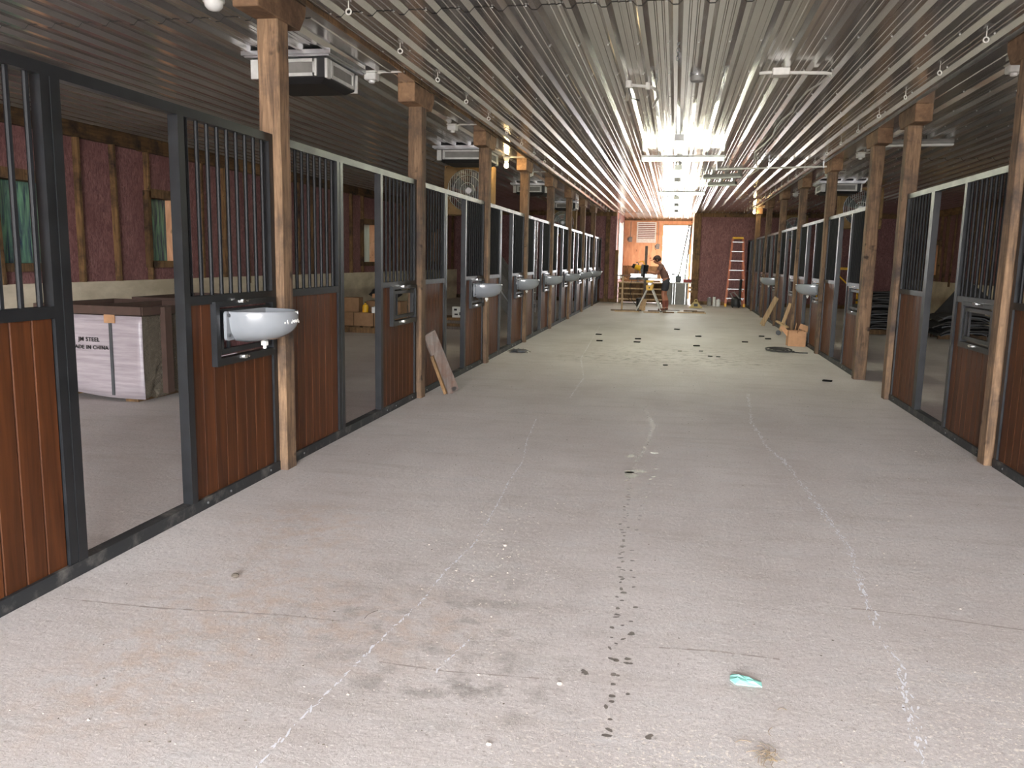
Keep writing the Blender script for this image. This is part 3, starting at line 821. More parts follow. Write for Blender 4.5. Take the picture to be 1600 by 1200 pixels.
# lamp holders
M_BULB = m_glow('lit_warm_bulb', (1.0, .72, .34, 1), 120.0)
M_BULBOFF = plain('frosted_bulb', S(228, 228, 224), .25)
def lamp(label, loc, lit=False, power=0, jar=True):
    t = thing('lamp_holder', label, 'lamp', loc, 0, None if lit else 'unlit lamp holders on the ceiling')
    if lit:
        MB().lathe([(.055, 0), (.055, -.02), (.042, -.035), (.034, -.07)], (0, 0, 0), 12).build('socket', M_WHITE, t, smooth=True)
        MB().lathe([(.016, -.068), (.02, -.09), (.033, -.12), (.036, -.145), (.026, -.17), (.004, -.18)], (0, 0, 0), 12).build('bulb', M_BULB, t, smooth=True)
    elif jar:
        MB().box(-.055, .055, -.055, .055, -.075, -.012).build('junction_box', M_WHITE, t, bevel=.008)
        MB().box(-.062, .062, -.062, .062, -.012, 0).build('mounting_plate', M_PVC, t)
        MB().lathe([(.03, -.075), (.028, -.095), (.012, -.10)], (0, 0, 0), 10).build('socket', M_BULBOFF, t, smooth=True)
    else:
        MB().lathe([(.07, 0), (.07, -.025)], (0, 0, 0), 16).build('base', M_WHITE, t, smooth=True)
        MB().lathe([(.062, -.024), (.056, -.055), (.036, -.075), (.006, -.083)], (0, 0, 0), 16).build('globe', M_BULBOFF, t, smooth=True)
    MB().tube([(.05, 0, -.01), (.12, .0, -.004), (.3, .02, .0)], .008, 5).build('cable', M_PVC, t)
zl = ZC - .022
lamp('lit warm bulb on the ceiling beside the fourth left post', (-2.78, 13.45, zl), True)
lamp('lit bulb under the ceiling in the far right corner', (2.22, 25.7, zl), True)
lamp('white dome lamp on the ceiling left of the nearest left post', (-3.02, 5.14, zl), jar=False)
lamp('white lamp holder with dangling cable before the second left post', (-2.76, 7.3, zl))
lamp('white lamp holder beside the third left post, unlit', (-2.80, 10.2, zl))
lamp('white lamp holder beyond the fourth left post, unlit', (-2.78, 15.7, zl))
lamp('white lamp holder beside the nearest right post, unlit', (2.60, 7.55, zl))
lamp('white lamp holder before the fourth right post, unlit', (2.58, 13.1, zl))
lamp('white lamp holder beyond the fourth right post, unlit', (2.58, 15.7, zl))
lamp('white lamp holder far over the right stalls, unlit', (2.66, 20.4, zl))

# screw hooks in two rows
hk = MB().cyl((0, 0, .03), (0, 0, -.035), .0035, n=5)
hk.tube([(.018 * math.sin(2 * math.pi * i / 10), 0, -.052 + .018 * math.cos(2 * math.pi * i / 10)) for i in range(11)], .0055, 5)
HK = hk.mesh('eye_hook', M_PVC, smooth=True)
for side, x, y0, nn in (('left', -2.2, 5.40, 22), ('right', 2.07, 6.60, 21)):
    for i in range(nn):
        o = link('eye_hook', HK, None, (x, y0 + 1.045 * i, ZC - .01), (0, 0, .35 * (i % 3)))
        tag(o, '%s white eye hook from the camera in the ceiling row along the %s posts' % (ORD[i], side), 'hook', 'eye hooks along the %s posts' % side)

# conduits, junction boxes, loose cables
t = thing('conduit_run', 'white conduit with a junction box and bent elbow on the right ceiling', 'conduit', (0, 0, 0))
zc = ZC - .06
MB().tube([(.62, 7.52, zc), (.70, 7.5, zc), (1.15, 7.56, zc), (1.2, 7.6, zc), (1.22, 7.68, zc)], .014, 7).build('pipe', M_PVC, t, smooth=True)
MB().box(.72, .86, 7.45, 7.57, zc - .03, zc + .03).build('junction_box', M_PVC, t, bevel=.006)
pts = [(1.22, 7.67), (1.18, 7.9), (1.13, 8.34), (1.11, 9.0), (1.13, 9.35), (1.1, 10.0), (1.08, 10.42), (1.13, 11.2), (1.1, 11.77), (1.05, 12.7), (1.13, 13.56), (1.31, 14.92), (1.23, 17.0)]
MB().tube([(x, y, ZC - .04 - .03 * abs(math.sin(i * 1.3))) for i, (x, y) in enumerate(pts)], .009, 5).build('loose_cable', M_PVC, t, smooth=True)
t = thing('conduit_elbow', 'white conduit elbow with hanging tails left of the ceiling centre', 'conduit', (0, 0, 0))
MB().tube([(-.55, 8.5, zc - .02), (-.51, 8.0, zc - .01), (-.50, 7.88, zc), (-.29, 8.0, zc), (-.25, 8.12, zc - .01), (-.245, 8.3, zc - .04), (-.30, 8.7, zc - .05)], .014, 6).build('pipe', M_PVC, t, smooth=True)
MB().cyl((-.5, 7.88, zc - .025), (-.5, 7.88, zc + .035), .03, n=8).build('fitting', M_PVC, t, smooth=True)
MB().cyl((-.33, 7.97, zc - .025), (-.33, 7.97, zc + .035), .022, n=8).build('fitting', M_PVC, t, smooth=True)
MB().tube([(-.5, 7.9, zc - .02), (-.48, 8.1, zc - .08), (-.42, 8.3, zc - .06)], .006, 5).build('wire_tail', M_DARKGREY, t)
t = thing('junction_cap', 'round grey junction cap on the ceiling right of centre', 'junction box', (.11, 7.8, ZC - .06))
MB().lathe([(.062, .058), (.062, .012), (.056, 0), (.01, -.002)], (0, 0, 0), 16).build('cap', M_GREYPANEL, t, smooth=True)
MB().lathe([(.068, .06), (.068, .045)], (0, 0, 0), 16).build('rim', M_GALV, t, smooth=True)
for lab, x, y, nl in (('short chain hanging from the ceiling centre, nearest the camera', -.06, 6.6, 5), ('chain hanging from the ceiling right of the round cap', .33, 7.55, 6), ('chain hanging from the ceiling beside the conduit elbow', -.24, 7.6, 4)):
    t = thing('ceiling_chain', lab, 'chain', (x, y, ZC), 0, 'short chains on the ceiling')
    for i in range(nl):
        a = (i % 2) * math.pi / 2
        MB().tube([(.010 * math.cos(q) * math.cos(a), .010 * math.cos(q) * math.sin(a), -.02 - .028 * i + .019 * math.sin(q)) for q in [2 * math.pi * k / 8 for k in range(9)]], .003, 4).build('chain_link', M_GALV, t)
t = thing('cross_pipe', 'thin white pipe running across under the ceiling to a right post', 'pipe', (0, 0, 0))
MB().cyl((.55, 14.6, ZC - .10), (2.30, 14.20, ZC - .10), .014, n=7).build('pipe', M_PVC, t, smooth=True)
for q in (.0, .5, 1.0):
    x, y = .6 + 1.65 * q, 14.59 - .377 * q
    MB().box(x - .008, x + .008, y - .02, y + .02, ZC - .118, ZC - .01).build('hanger', M_GALV, t)

# ================================================================== THINGS ALONG THE LEFT SIDE
# wrapped steel crates in the first stall
def text_mesh(body, size, mat, name):
    cu = bpy.data.curves.new(name, 'FONT'); cu.body = body; cu.size = size; cu.extrude = .001; cu.align_x = 'CENTER'; cu.space_character = 1.12
    cu.offset = size * .018
    o = bpy.data.objects.new(name, cu); COL.objects.link(o); bpy.context.view_layer.update()
    me = bpy.data.meshes.new_from_object(o.evaluated_get(bpy.context.evaluated_depsgraph_get()))
    bpy.data.objects.remove(o); me.materials.clear(); me.materials.append(mat); return me
def crate(label, loc, rz, w_, d_, h_, text, wrapside):
    t = thing('steel_crate', label, 'crate', loc, rz)
    # lower edge sags like wrapped sheet
    rnd = random.Random(2); nx = 16; vs = []; z0 = .08
    for j in range(9):
        for i in range(nx + 1):
            x = -w_ / 2 + w_ * i / nx; f = j / 8
            vs.append((x, -d_ / 2 - .004 - .006 * math.sin(9 * x + 5 * f) * (1 - f), z0 + (h_ - z0 - .09) * f - (.05 * abs(math.sin(2.2 * x + .6)) if j == 0 else 0)))
    fs = [(j * (nx + 1) + i, j * (nx + 1) + i + 1, (j + 1) * (nx + 1) + i + 1, (j + 1) * (nx + 1) + i) for j in range(8) for i in range(nx)]
    MB().box(-w_ / 2 + .01, w_ / 2 - .03, -d_ / 2 + .01, d_ / 2 - .01, .1, h_ - .10).build('steel_bundle', M_STEELBR, t)
    fp = MB().add(vs, fs).build('front_sheet', M_CRATE, t, smooth=True)
    sm = fp.modifiers.new('thickness', 'SOLIDIFY'); sm.thickness = .006
    # side wrapped in crinkled clear film
    vs = []; ny = 14
    for j in range(13):
        for i in range(ny + 1):
            y = -d_ / 2 + d_ * i / ny; f = j / 12
            vs.append((w_ / 2 + rnd.gauss(0, .007), y, .05 + (h_ - .14) * f + (0 if j else rnd.gauss(0, .02))))
    fs = [(j * (ny + 1) + i, j * (ny + 1) + i + 1, (j + 1) * (ny + 1) + i + 1, (j + 1) * (ny + 1) + i) for j in range(12) for i in range(ny)]
    MB().add(vs, fs).build('shrink_wrap', M_WRAP, t)
    for y in [(-d_ / 2 + .12 + .16 * i) for i in range(int((d_ - .1) / .16))]:
        MB().cyl((w_ / 2 - .025, y, .12), (w_ / 2 - .025, y, h_ - .1), .012, n=6).build('steel_tube', M_STEELBR, t)
    for a, b in (((-w_ / 2, -d_ / 2), (w_ / 2, -d_ / 2)), ((-w_ / 2, d_ / 2), (w_ / 2, d_ / 2)), ((-w_ / 2, -d_ / 2), (-w_ / 2, d_ / 2)), ((w_ / 2, -d_ / 2), (w_ / 2, d_ / 2)), ((0, -d_ / 2), (0, d_ / 2))):
        MB().bar((a[0], a[1], h_ - .04), (b[0], b[1], h_ - .04), .025, .08, (0, 0, 1)).build('top_rail', M_STEELBR, t)
    MB().box(w_ / 2 + .002, w_ / 2 + .06, -d_ / 2 + .26, -d_ / 2 + .36, .06, h_ - .01).build('corner_post', M_STEELBR, t)
    if text:
        MB().box(.25, .28, -d_ / 2 - .02, -d_ / 2 - .012, .06, h_ - .1).build('strap', M_DARKGREY, t)
        MB().box(.205, .325, -d_ / 2 - .024, -d_ / 2 - .018, h_ - .16, h_ - .08).build('strap_pad', M_CARD, t)
        link('stencil_text', text_mesh('JM STEEL', .056, M_INK, 'stencil_text'), t, (.02, -d_ / 2 - .022, .575), (math.pi / 2, 0, 0))
        link('stencil_text', text_mesh('MADE IN CHINA', .052, M_INK, 'stencil_text'), t, (.025, -d_ / 2 - .022, .50), (math.pi / 2, 0, 0))
    for x in (-w_ / 2 + .12, w_ / 2 - .24): MB().box(x, x + .14, -d_ / 2 + .02, d_ / 2, 0, .075).build('skid', M_TIMBER, t)
crate('wrapped steel crate stencilled in black, seen through the nearest left doorway', (-5.52, 7.53, 0), math.radians(-3), 1.22, 1.1, .92, True, True)
crate('film-wrapped steel crate behind the stencilled crate in the left stall', (-5.42, 9.0, 0), math.radians(2), 1.25, 1.3, .93, False, True)

# leaning board at the second post
t = thing('leaning_board', 'weathered grey board leaning on the stall front beside the second left post', 'board')
MB().bar((-2.28, 8.42, .012), (-2.495, 8.22, .66), .15, .03, (1, -1, .3)).build('board', M_GREYWD, t)
MB().bar((-2.33, 8.30, .012), (-2.46, 8.22, .42), .035, .03, (1, 0, 0)).build('split_edge', M_TIMBER, t)

# cardboard cartons on a pallet, with clutter on top (second left stall)
t = thing('timber_pallet', 'timber pallet under the cartons beyond the second left doorway', 'pallet', (-5.75, 15.1, 0))
for i in range(6): MB().box(-.6 + .21 * i, -.6 + .21 * i + .15, -.5, .5, .10, .125).build('deck_slat', M_TIMBER, t)
for y in (-.5, -.05, .4): MB().box(-.6, .6, y, y + .1, 0, .10).build('bearer', M_TIMBER, t)
def carton(label, x, y, z, a, b, c, rz=0, mat=M_CARD2, grp='cartons stacked on the pallet'):
    t = thing('carton', label, 'box', (x, y, z), rz, grp)
    MB().box(-a / 2, a / 2, -b / 2, b / 2, 0, c).build('box', mat, t, bevel=.004)
    MB().box(-.025, .025, -b / 2 - .001, b / 2 + .001, c - .001, c + .0015).build('tape', M_PALE, t)
    MB().box(-a / 2 + .003, a / 2 - .003, -.003, .003, c, c + .002).build('flap_seam', M_TIMBER, t)
carton('left carton of the lower row on the pallet', -6.12, 14.85, .126, .37, .4, .25)
carton('middle carton of the lower row on the pallet', -5.73, 14.85, .126, .38, .4, .25)
carton('right carton of the lower row on the pallet', -5.33, 14.85, .126, .38, .4, .25)
carton('back carton of the pallet standing behind the lower row', -5.5, 15.3, .126, .7, .4, .45)
carton('carton with torn label on top of the lower row, left', -6.05, 14.9, .378, .34, .3, .27, .1)
t = thing('open_tray_box', 'white open tray box on the cartons in the second left stall', 'box', (-5.42, 14.8, .378), .2)
MB().box(-.17, .17, -.12, .12, 0, .008).build('base', M_WHITE, t)
for x0, x1, y0, y1 in ((-.17, .17, -.12, -.115), (-.17, .17, .115, .12), (-.17, -.165, -.115, .115), (.165, .17, -.115, .115)): MB().box(x0, x1, y0, y1, .008, .11).build('side', M_WHITE, t)
MB().cyl((-.1, 0, .04), (.12, .05, .10), .03, n=8).build('tool_handle', M_RED, t, smooth=True)
t = thing('yellow_jug', 'small yellow jug on the cartons in the second left stall', 'jug', (-5.74, 14.78, .378))
MB().lathe([(.055, 0), (.058, .10), (.045, .14), (.018, .155), (.018, .18)], (0, 0, 0), 12).build('body', M_YEL, t, smooth=True)
MB().lathe([(.02, .178), (.02, .2)], (0, 0, 0), 10).build('cap', M_BLACK, t)
def crumple(name, mat, parent, c, sx, sy, sz, seed, nu=12, nv=8):
    r = random.Random(seed); mb = MB().sphere((0, 0, 0), 1, nu, nv)
    k = [tuple(p) for p in mb.v]
    mb.v = [(c[0] + p[0] * sx * r.uniform(.75, 1.15), c[1] + p[1] * sy * r.uniform(.75, 1.15), c[2] + max(-1, p[2]) * sz * r.uniform(.7, 1.1)) for p in k]
    return mb.build(name, mat, parent)
t = thing('tarp_bundle', 'crumpled black tarp bundle lying on top of the cartons', 'tarp', (-5.5, 15.3, .74))
crumple('bundle', M_BLACK, t, (0, 0, .0), .38, .22, .13, 3)
MB().box(-.2, .22, -.26, .0, -.10, -.02).build('cardboard_sheet', M_CARD, t)

# white printed box on a low stack (third left stall)
t = thing('board_stack', 'low stack of boards under the white box in the third left stall', 'boards', (-4.4, 16.4, 0), .05)
for i in range(4): MB().box(-.5, .45, -.35 + .01 * i, .35, .06 * i, .06 * i + .055).build('board', M_TIMBER if i % 2 else M_GREYWD, t)
t = thing('white_carton', 'small white box with dark print on the board stack', 'box', (-4.27, 16.2, .237), .05)
MB().box(-.13, .13, -.1, .1, 0, .22).build('box', M_WHITE, t, bevel=.004)
MB().box(-.09, -.03, -.103, -.1, .14, .18).box(.02, .09, -.103, -.1, .05, .11).box(-.08, -.01, -.103, -.1, .05, .08).build('print', M_INK, t)
# grey panels leaning in the fourth left stall
for i in range(3):
    o = thing('grey_sheet', '%s grey sheet leaning on the post line in the fourth left stall' % ('front', 'middle', 'back')[i], 'panel', (0, 0, 0), 0, 'grey sheets leaning in the fourth left stall')
    MB().bar((-3.85, 20.6 + .8 * i, .02), (-4.9, 20.75 + .8 * i, 1.35), .5, .02, (0, 1, 0)).build('sheet', M_GREYPANEL, o)
    MB().bar((-3.84, 20.35 + .8 * i, .04), (-4.89, 20.5 + .8 * i, 1.37), .03, .03, (0, 1, 0)).build('edge_strip', M_GALV, o)
# dark ladder standing in the fifth left stall
t = thing('extension_ladder', 'dark ladder standing upright behind the fifth left doorway', 'ladder', (-3.7, 21.7, 0))
for y in (-.05, .42): MB().box(-.02, .02, y, y + .05, 0, 2.5).build('rail', M_ALU, t)
for i in range(8): MB().cyl((0, 0, .25 + .29 * i), (0, .42, .25 + .29 * i), .016, n=6).build('rung', M_ALU, t)
# clump of debris by the left sill
t = thing('debris_clump', 'dark clump of crumpled debris on the floor by the left sill', 'debris', (-2.33, 12.5, 0))
crumple('clump', M_DARKGREY, t, (0, 0, .025), .15, .10, .03, 9)
for i in range(7):
    a = i * .9; MB().tube([(0, 0, .03), (.1 * math.cos(a), .08 * math.sin(a), .05), (.19 * math.cos(a + .3), .13 * math.sin(a + .3), .008)], .006, 5).build('strand', M_DIRT, t)

# ================================================================== THINGS ALONG THE RIGHT SIDE
t = thing('cardboard_box', 'open brown cardboard box on the floor against the right stall front', 'box', (2.18, 15.33, 0), .02)
a, b, c = .15, .13, .27
MB().box(-a, a, -b, b, 0, .006).build('base', M_CARD, t)
for x0, x1, y0, y1 in ((-a, a, -b, -b + .006), (-a, a, b - .006, b), (-a, -a + .006, -b + .006, b - .006), (a - .006, a, -b + .006, b - .006)): MB().box(x0, x1, y0, y1, .006, c).build('side', M_CARD, t)
MB().bar((-a, 0, c), (-a - .055, 0, c - .05), .25, .005, (0, 1, 0)).build('flap', M_CARD, t)
MB().bar((0, b, c), (0, b + .04, c + .04), .29, .005, (1, 0, 0)).build('flap', M_CARD, t)
MB().bar((a - .003, 0, c), (a + .03, 0, c + .09), .25, .005, (0, 1, 0)).build('flap', M_CARD, t)
MB().bar((0, -b, c), (0, -b - .02, c - .03), .29, .005, (1, 0, 0)).build('flap', M_CARD, t)
t = thing('coiled_strap', 'flat black coiled strap on the floor at the right', 'strap', (1.78, 14.25, 0))
MB().tube([((.06 + .013 * i / 3) * 1.25 * math.cos(i * .55) * 1.0, (.06 + .013 * i / 3) * 2 * math.sin(i * .55), .014 + .0006 * i) for i in range(34)], .013, 5).build('coil', M_RUBBER, t)
MB().tube([(.15, -.1, .012), (.3, -.22, .01), (.42, -.2, .01)], .010, 5).build('loose_end', M_RUBBER, t)
t = thing('leaning_plank', 'pale plank leaning on the fifth right post', 'board')
MB().bar((2.06, 20.0, .02), (2.325, 19.75, .68), .12, .025, (1, 1, .2)).build('plank', M_PALE, t)
MB().box(2.05, 2.12, 19.93, 20.03, 0, .02).build('foot_block', M_PALE, t)
t = thing('leaning_plank', 'short pale plank with a crosspiece leaning behind the cardboard box', 'board')
MB().bar((2.16, 17.55, .02), (2.325, 17.4, .66), .07, .03, (1, 1, .2)).build('plank', M_PALE, t)
MB().bar((2.10, 17.6, .28), (2.29, 17.30, .18), .06, .03, (0, 0, 1)).build('crosspiece', M_PALE, t)
MB().cyl((2.14, 17.5, .05), (2.14, 17.55, .05), .05, n=12).build('wheel', M_DARKGREY, t)
# stacked rubber mats in two heaps
def mat_heap(label, cx, cy, n_, w_, d_, seed, fall):
    t = thing('rubber_mat_heap', label, 'mats', (cx, cy, 0))
    r = random.Random(seed); z = 0
    MB().box(-w_ * .45, w_ * .45, -d_ * .3, -d_ * .2, 0, .10).build('bearer', M_TIMBER, t); MB().box(-w_ * .45, w_ * .45, d_ * .2, d_ * .3, 0, .10).build('bearer', M_TIMBER, t); z = .10
    for i in range(n_):
        nx, ny = 8, 3; th = r.uniform(.022, .035); ww = w_ * r.uniform(.8, 1.12); ox, oy = r.gauss(0, .05), r.gauss(0, .06); ph = r.uniform(0, 6); am = r.uniform(.012, .03)
        vs = []
        for zz in (0, th):
            for j in range(ny + 1):
                for q in range(nx + 1):
                    x = -ww / 2 + ww * q / nx; y = -d_ / 2 + d_ * j / ny
                    droop = -fall * max(0, (abs(x) - w_ * .32)) ** 1.3
                    vs.append((x + ox, y + oy, max(.004, z + zz + am * (1 + math.sin(4 * x + ph + j)) + droop)))
        k = (nx + 1) * (ny + 1); fs = []
        for j in range(ny):
            for q in range(nx):
                a_ = j * (nx + 1) + q; fs += [(a_, a_ + nx + 1, a_ + nx + 2, a_ + 1), (k + a_, k + a_ + 1, k + a_ + nx + 2, k + a_ + nx + 1)]
        for q in range(nx): fs += [(q, q + 1, k + q + 1, k + q), (ny * (nx + 1) + q, k + ny * (nx + 1) + q, k + ny * (nx + 1) + q + 1, ny * (nx + 1) + q + 1)]
        for j in range(ny): a_, b_ = j * (nx + 1), (j + 1) * (nx + 1); fs += [(a_, k + a_, k + b_, b_), (a_ + nx, b_ + nx, k + b_ + nx, k + a_ + nx)]
        MB().add(vs, fs).build('mat', M_RUBBER if i % 4 else M_DARKGREY, t)
        z += th + r.uniform(.004, .022)
mat_heap('tall heap of black rubber mats beyond the gap in the right stalls', 4.5, 18.9, 20, 1.15, 1.0, 1, .35)
mat_heap('lower slumped heap of black rubber mats behind the second right stall', 5.75, 18.2, 10, 1.0, .9, 4, .7)
t = thing('leaning_rubber_sheet', 'dark sheet leaning on the right wall behind the mats', 'sheet')
MB().bar((6.5, 21.4, .02), (7.2, 21.5, .9), .9, .03, (0, 1, 0)).build('sheet', M_RUBBER, t)
MB().bar((6.6, 21.4, .0), (6.6, 21.4, .02), .9, .05, (0, 1, 0)).build('foot', M_TIMBER, t)
# yellow folding sawhorse on the mats and a yellow ladder further back
t = thing('yellow_sawhorse', 'yellow sawhorse standing behind the third right stall', 'sawhorse', (4.15, 21.6, 0))
MB().bar((-.35, 0, 1.36), (.35, 0, 1.36), .08, .06).build('beam', M_YEL, t)
for sx in (-.3, .3):
    for sy in (-.25, .25):
        MB().bar((sx, sy * .2, 1.34), (sx * 1.15, sy, .0), .04, .04, (1, 0, 0)).build('leg', M_YEL, t)
    MB().bar((sx * 1.08, -.14, .7), (sx * 1.08, .14, .7), .03, .03).build('spreader', M_YEL, t)
MB().bar((-.3, .02, 1.3), (.25, .08, .8), .03, .03).build('brace', M_YEL, t)
t = thing('yellow_ladder', 'yellow ladder standing in the far right stalls', 'ladder', (3.75, 23.2, 0))
for x in (0, .4): MB().bar((x, 0, 0), (x * .8 + .04, .5, 2.0), .05, .03).build('rail', M_YEL, t)
for i in range(6): 
    f = (i + 1) / 7; MB().box(.02, .4 - .06 * f, .5 * f - .03, .5 * f + .03, 2.0 * f - .012, 2.0 * f + .012).build('rung', M_ALU, t)
# white shelf units seen through a right doorway
t = thing('white_sheet_stack', 'white sheets leaning high in the far right stalls', 'sheet', (4.6, 26.5, 0))
MB().box(-.25, .2, 0, .05, 0.001, 2.3).build('sheet', M_WHITE, t); MB().box(-.1, .32, .06, .1, 0.001, 1.95).build('sheet', M_WHITE, t)

# ================================================================== FAR END: workbench, saw, person, ladders
M_SKIN = plain('skin', S(176, 118, 92), .55, var=.06)
M_SHIRT = plain('faded_rust_shirt', S(112, 82, 74), .85)
M_VEST = plain('grey_cloth', S(120, 118, 116), .85)
M_SHORTS = plain('dark_shorts', S(56, 56, 62), .85)
M_BOOT = plain('brown_boots', S(104, 64, 50), .7)
M_CAP = plain('brown_cap', S(70, 54, 50), .8)
M_HAIR = plain('dark_hair', S(52, 38, 30), .8)
M_SOCK = plain('rust_socks', S(128, 72, 58), .85)

def skin_obj(name, mat, parent, verts, edges, radii, root=0, sub=2):
    me = bpy.data.meshes.new(name); me.from_pydata(verts, edges, []); me.update()
    o = bpy.data.objects.new(name, me); COL.objects.link(o); o.parent = parent
    sk = o.modifiers.new('skin', 'SKIN'); sk.use_smooth_shade = True
    if not me.skin_vertices: 
        with bpy.context.temp_override(object=o): pass
    for i, r in enumerate(radii):
        v = me.skin_vertices[0].data[i]; v.radius = (r, r) if not isinstance(r, tuple) else r; v.use_root = (i == root)
    ss = o.modifiers.new('sub', 'SUBSURF'); ss.levels = sub; ss.render_levels = sub
    me.materials.append(mat)
    return o

# the person stands at the saw, bent forward towards -X
PX, PY = -.30, 24.75
t = thing('person', 'person in cap, shirt and dark shorts bending over the miter saw', 'person', (PX, PY, 0))
P = {  # joint: (x, y, z, r)
 'pelvis': (.06, 0, .90, .125), 'waist': (.03, 0, 1.02, .118), 'chest': (-.06, 0, 1.22, .135), 'neckb': (-.14, 0, 1.36, .070), 'neck': (-.18, 0, 1.40, .050), 'head0': (-.22, -.01, 1.45, .078), 'head1': (-.25, -.01, 1.53, .085),
 'hipR': (.06, -.09, .84, .092), 'kneeR': (-.02, -.11, .48, .060), 'calfR': (.02, -.11, .34, .058), 'ankR': (.03, -.12, .09, .040), 'heelR': (.03, -.12, .045, .040), 'toeR': (-.15, -.13, .035, .034),
 'hipL': (.06, .09, .84, .092), 'kneeL': (.03, .11, .48, .060), 'calfL': (.09, .11, .34, .058), 'ankL': (.11, .12, .09, .040), 'heelL': (.12, .12, .045, .040), 'toeL': (-.06, .13, .035, .034),
 'shR': (-.10, -.17, 1.31, .062), 'elbR': (-.24, -.22, 1.08, .046), 'wrR': (-.42, -.14, 1.13, .032),
 'shL': (-.10, .17, 1.31, .062), 'elbL': (-.20, .24, 1.07, .046), 'wrL': (-.36, .10, 1.00, .032)}
ED = [('pelvis', 'waist'), ('waist', 'chest'), ('chest', 'neckb'), ('neckb', 'neck'), ('neck', 'head0'), ('head0', 'head1')]
for s in 'RL': ED += [('pelvis', 'hip' + s), ('hip' + s, 'knee' + s), ('knee' + s, 'calf' + s), ('calf' + s, 'ank' + s), ('ank' + s, 'heel' + s), ('heel' + s, 'toe' + s), ('chest', 'sh' + s), ('sh' + s, 'elb' + s), ('elb' + s, 'wr' + s)]
names = list(P)
def sub_body(name, mat, keys, grow, edges=None, override={}):
    ed = [e for e in (edges or ED) if e[0] in keys and e[1] in keys]; ks = [k for k in keys]
    vs = [P[k][:3] if k not in override else override[k][:3] for k in ks]; rr = [(P[k][3] if k not in override else override[k][3]) + grow for k in ks]
    return skin_obj(name, mat, t, vs, [(ks.index(a), ks.index(b)) for a, b in ed], rr, 0)
sub_body('body', M_SKIN, names, 0)
mid = lambda a, b, f, r: tuple(P[a][i] + (P[b][i] - P[a][i]) * f for i in range(3)) + (r,)
sub_body('shirt', M_SHIRT, ['waist', 'pelvis', 'chest', 'neckb', 'shR', 'elbR', 'shL', 'elbL'], .014, override={'pelvis': (.05, 0, .93, .128), 'neckb': (-.12, 0, 1.335, .078), 'elbR': mid('shR', 'elbR', .62, .056), 'elbL': mid('shL', 'elbL', .62, .056)})
sub_body('shorts', M_SHORTS, ['pelvis', 'waist', 'hipR', 'kneeR', 'hipL', 'kneeL'], .022, override={'waist': (.045, 0, .98, .116), 'kneeR': mid('hipR', 'kneeR', .78, .078), 'kneeL': mid('hipL', 'kneeL', .78, .078)})
for s in 'RL':
    sub_body('sock', M_SOCK, ['calf' + s, 'ank' + s], .010)
    sub_body('boot', M_BOOT, ['ank' + s, 'heel' + s, 'toe' + s], .012)
# head details: cap with brim, hair, ears, nose, eyes
HX, HY, HZ = -.235, -.01, 1.505
R = Matrix.Translation((HX, HY, HZ)) @ Matrix.Rotation(math.radians(-22), 4, 'Y')
def hp(mb): mb.v = [tuple(R @ Vector(p)) for p in mb.v]; return mb
hp(MB().sphere((0, 0, .012), .112, 14, 6, (1.05, .92, .95), .12, .999)).build('cap_crown', M_CAP, t, smooth=True)
hp(MB().prism([(-.20, -.05), (-.185, -.075), (-.09, -.09), (-.06, 0), (-.09, .09), (-.185, .075), (-.20, .05)], 'z', .020, .032)).build('cap_brim', M_CAP, t)
hp(MB().sphere((.018, 0, -.012), .102, 12, 6, (1.0, .93, 1.0), -.6, .4)).build('hair', M_HAIR, t, smooth=True)
face = hp(MB().sphere((-.03, 0, -.035), .082, 12, 8, (1.0, .84, 1.15))).build('face', M_SKIN, t, smooth=True)
hp(MB().sphere((-.112, 0, -.035), .017, 8, 5, (1.1, .8, 1.3))).build('nose', M_SKIN, t, smooth=True)
for s in (-1, 1):
    hp(MB().sphere((-.096, s * .03, -.010), .011, 8, 5)).build('eye', M_WHITE, t, smooth=True)
    hp(MB().sphere((0.0, s * .085, -.02), .024, 8, 5, (.8, .4, 1.2))).build('ear', M_SKIN, t, smooth=True)
hp(MB().sphere((-.103, 0, -.078), .020, 8, 5, (.4, 1.2, .35))).build('mouth', M_RED, t, smooth=True)
# hands: palm with four fingers and a thumb, curled
def hand(wr, d, label):
    w_ = Vector(wr); d = Vector(d).normalized(); side = d.cross(Vector((0, 0, 1))).normalized(); dn = d.cross(side)
    if dn.z > 0: dn = -dn
    vs = [w_, w_ + d * .045, w_ + d * .085]; ed = [(0, 1), (1, 2)]; rr = [.026, (.034, .02), (.036, .018)]
    for i, (o, L) in enumerate(((-.033, .062), (-.011, .074), (.011, .070), (.032, .056))):
        b = len(vs); base = w_ + d * .088 + side * o
        vs += [base, base + d * L * .5 + dn * .012, base + d * L * .72 + dn * .042]; ed += [(2, b), (b, b + 1), (b + 1, b + 2)]; rr += [.0098, .0092, .0082]
    b = len(vs); base = w_ + d * .035 - side * .036
    vs += [base, base + d * .03 - side * .02 + dn * .01, base + d * .055 - side * .016 + dn * .026]; ed += [(1, b), (b, b + 1), (b + 1, b + 2)]; rr += [.012, .0105, .009]
    skin_obj('hand', M_SKIN, t, [tuple(v) for v in vs], ed, rr, 0, 1)
hand(P['wrR'][:3], (-.9, .3, .15), 'R'); hand(P['wrL'][:3], (-.85, -.25, -.2), 'L')

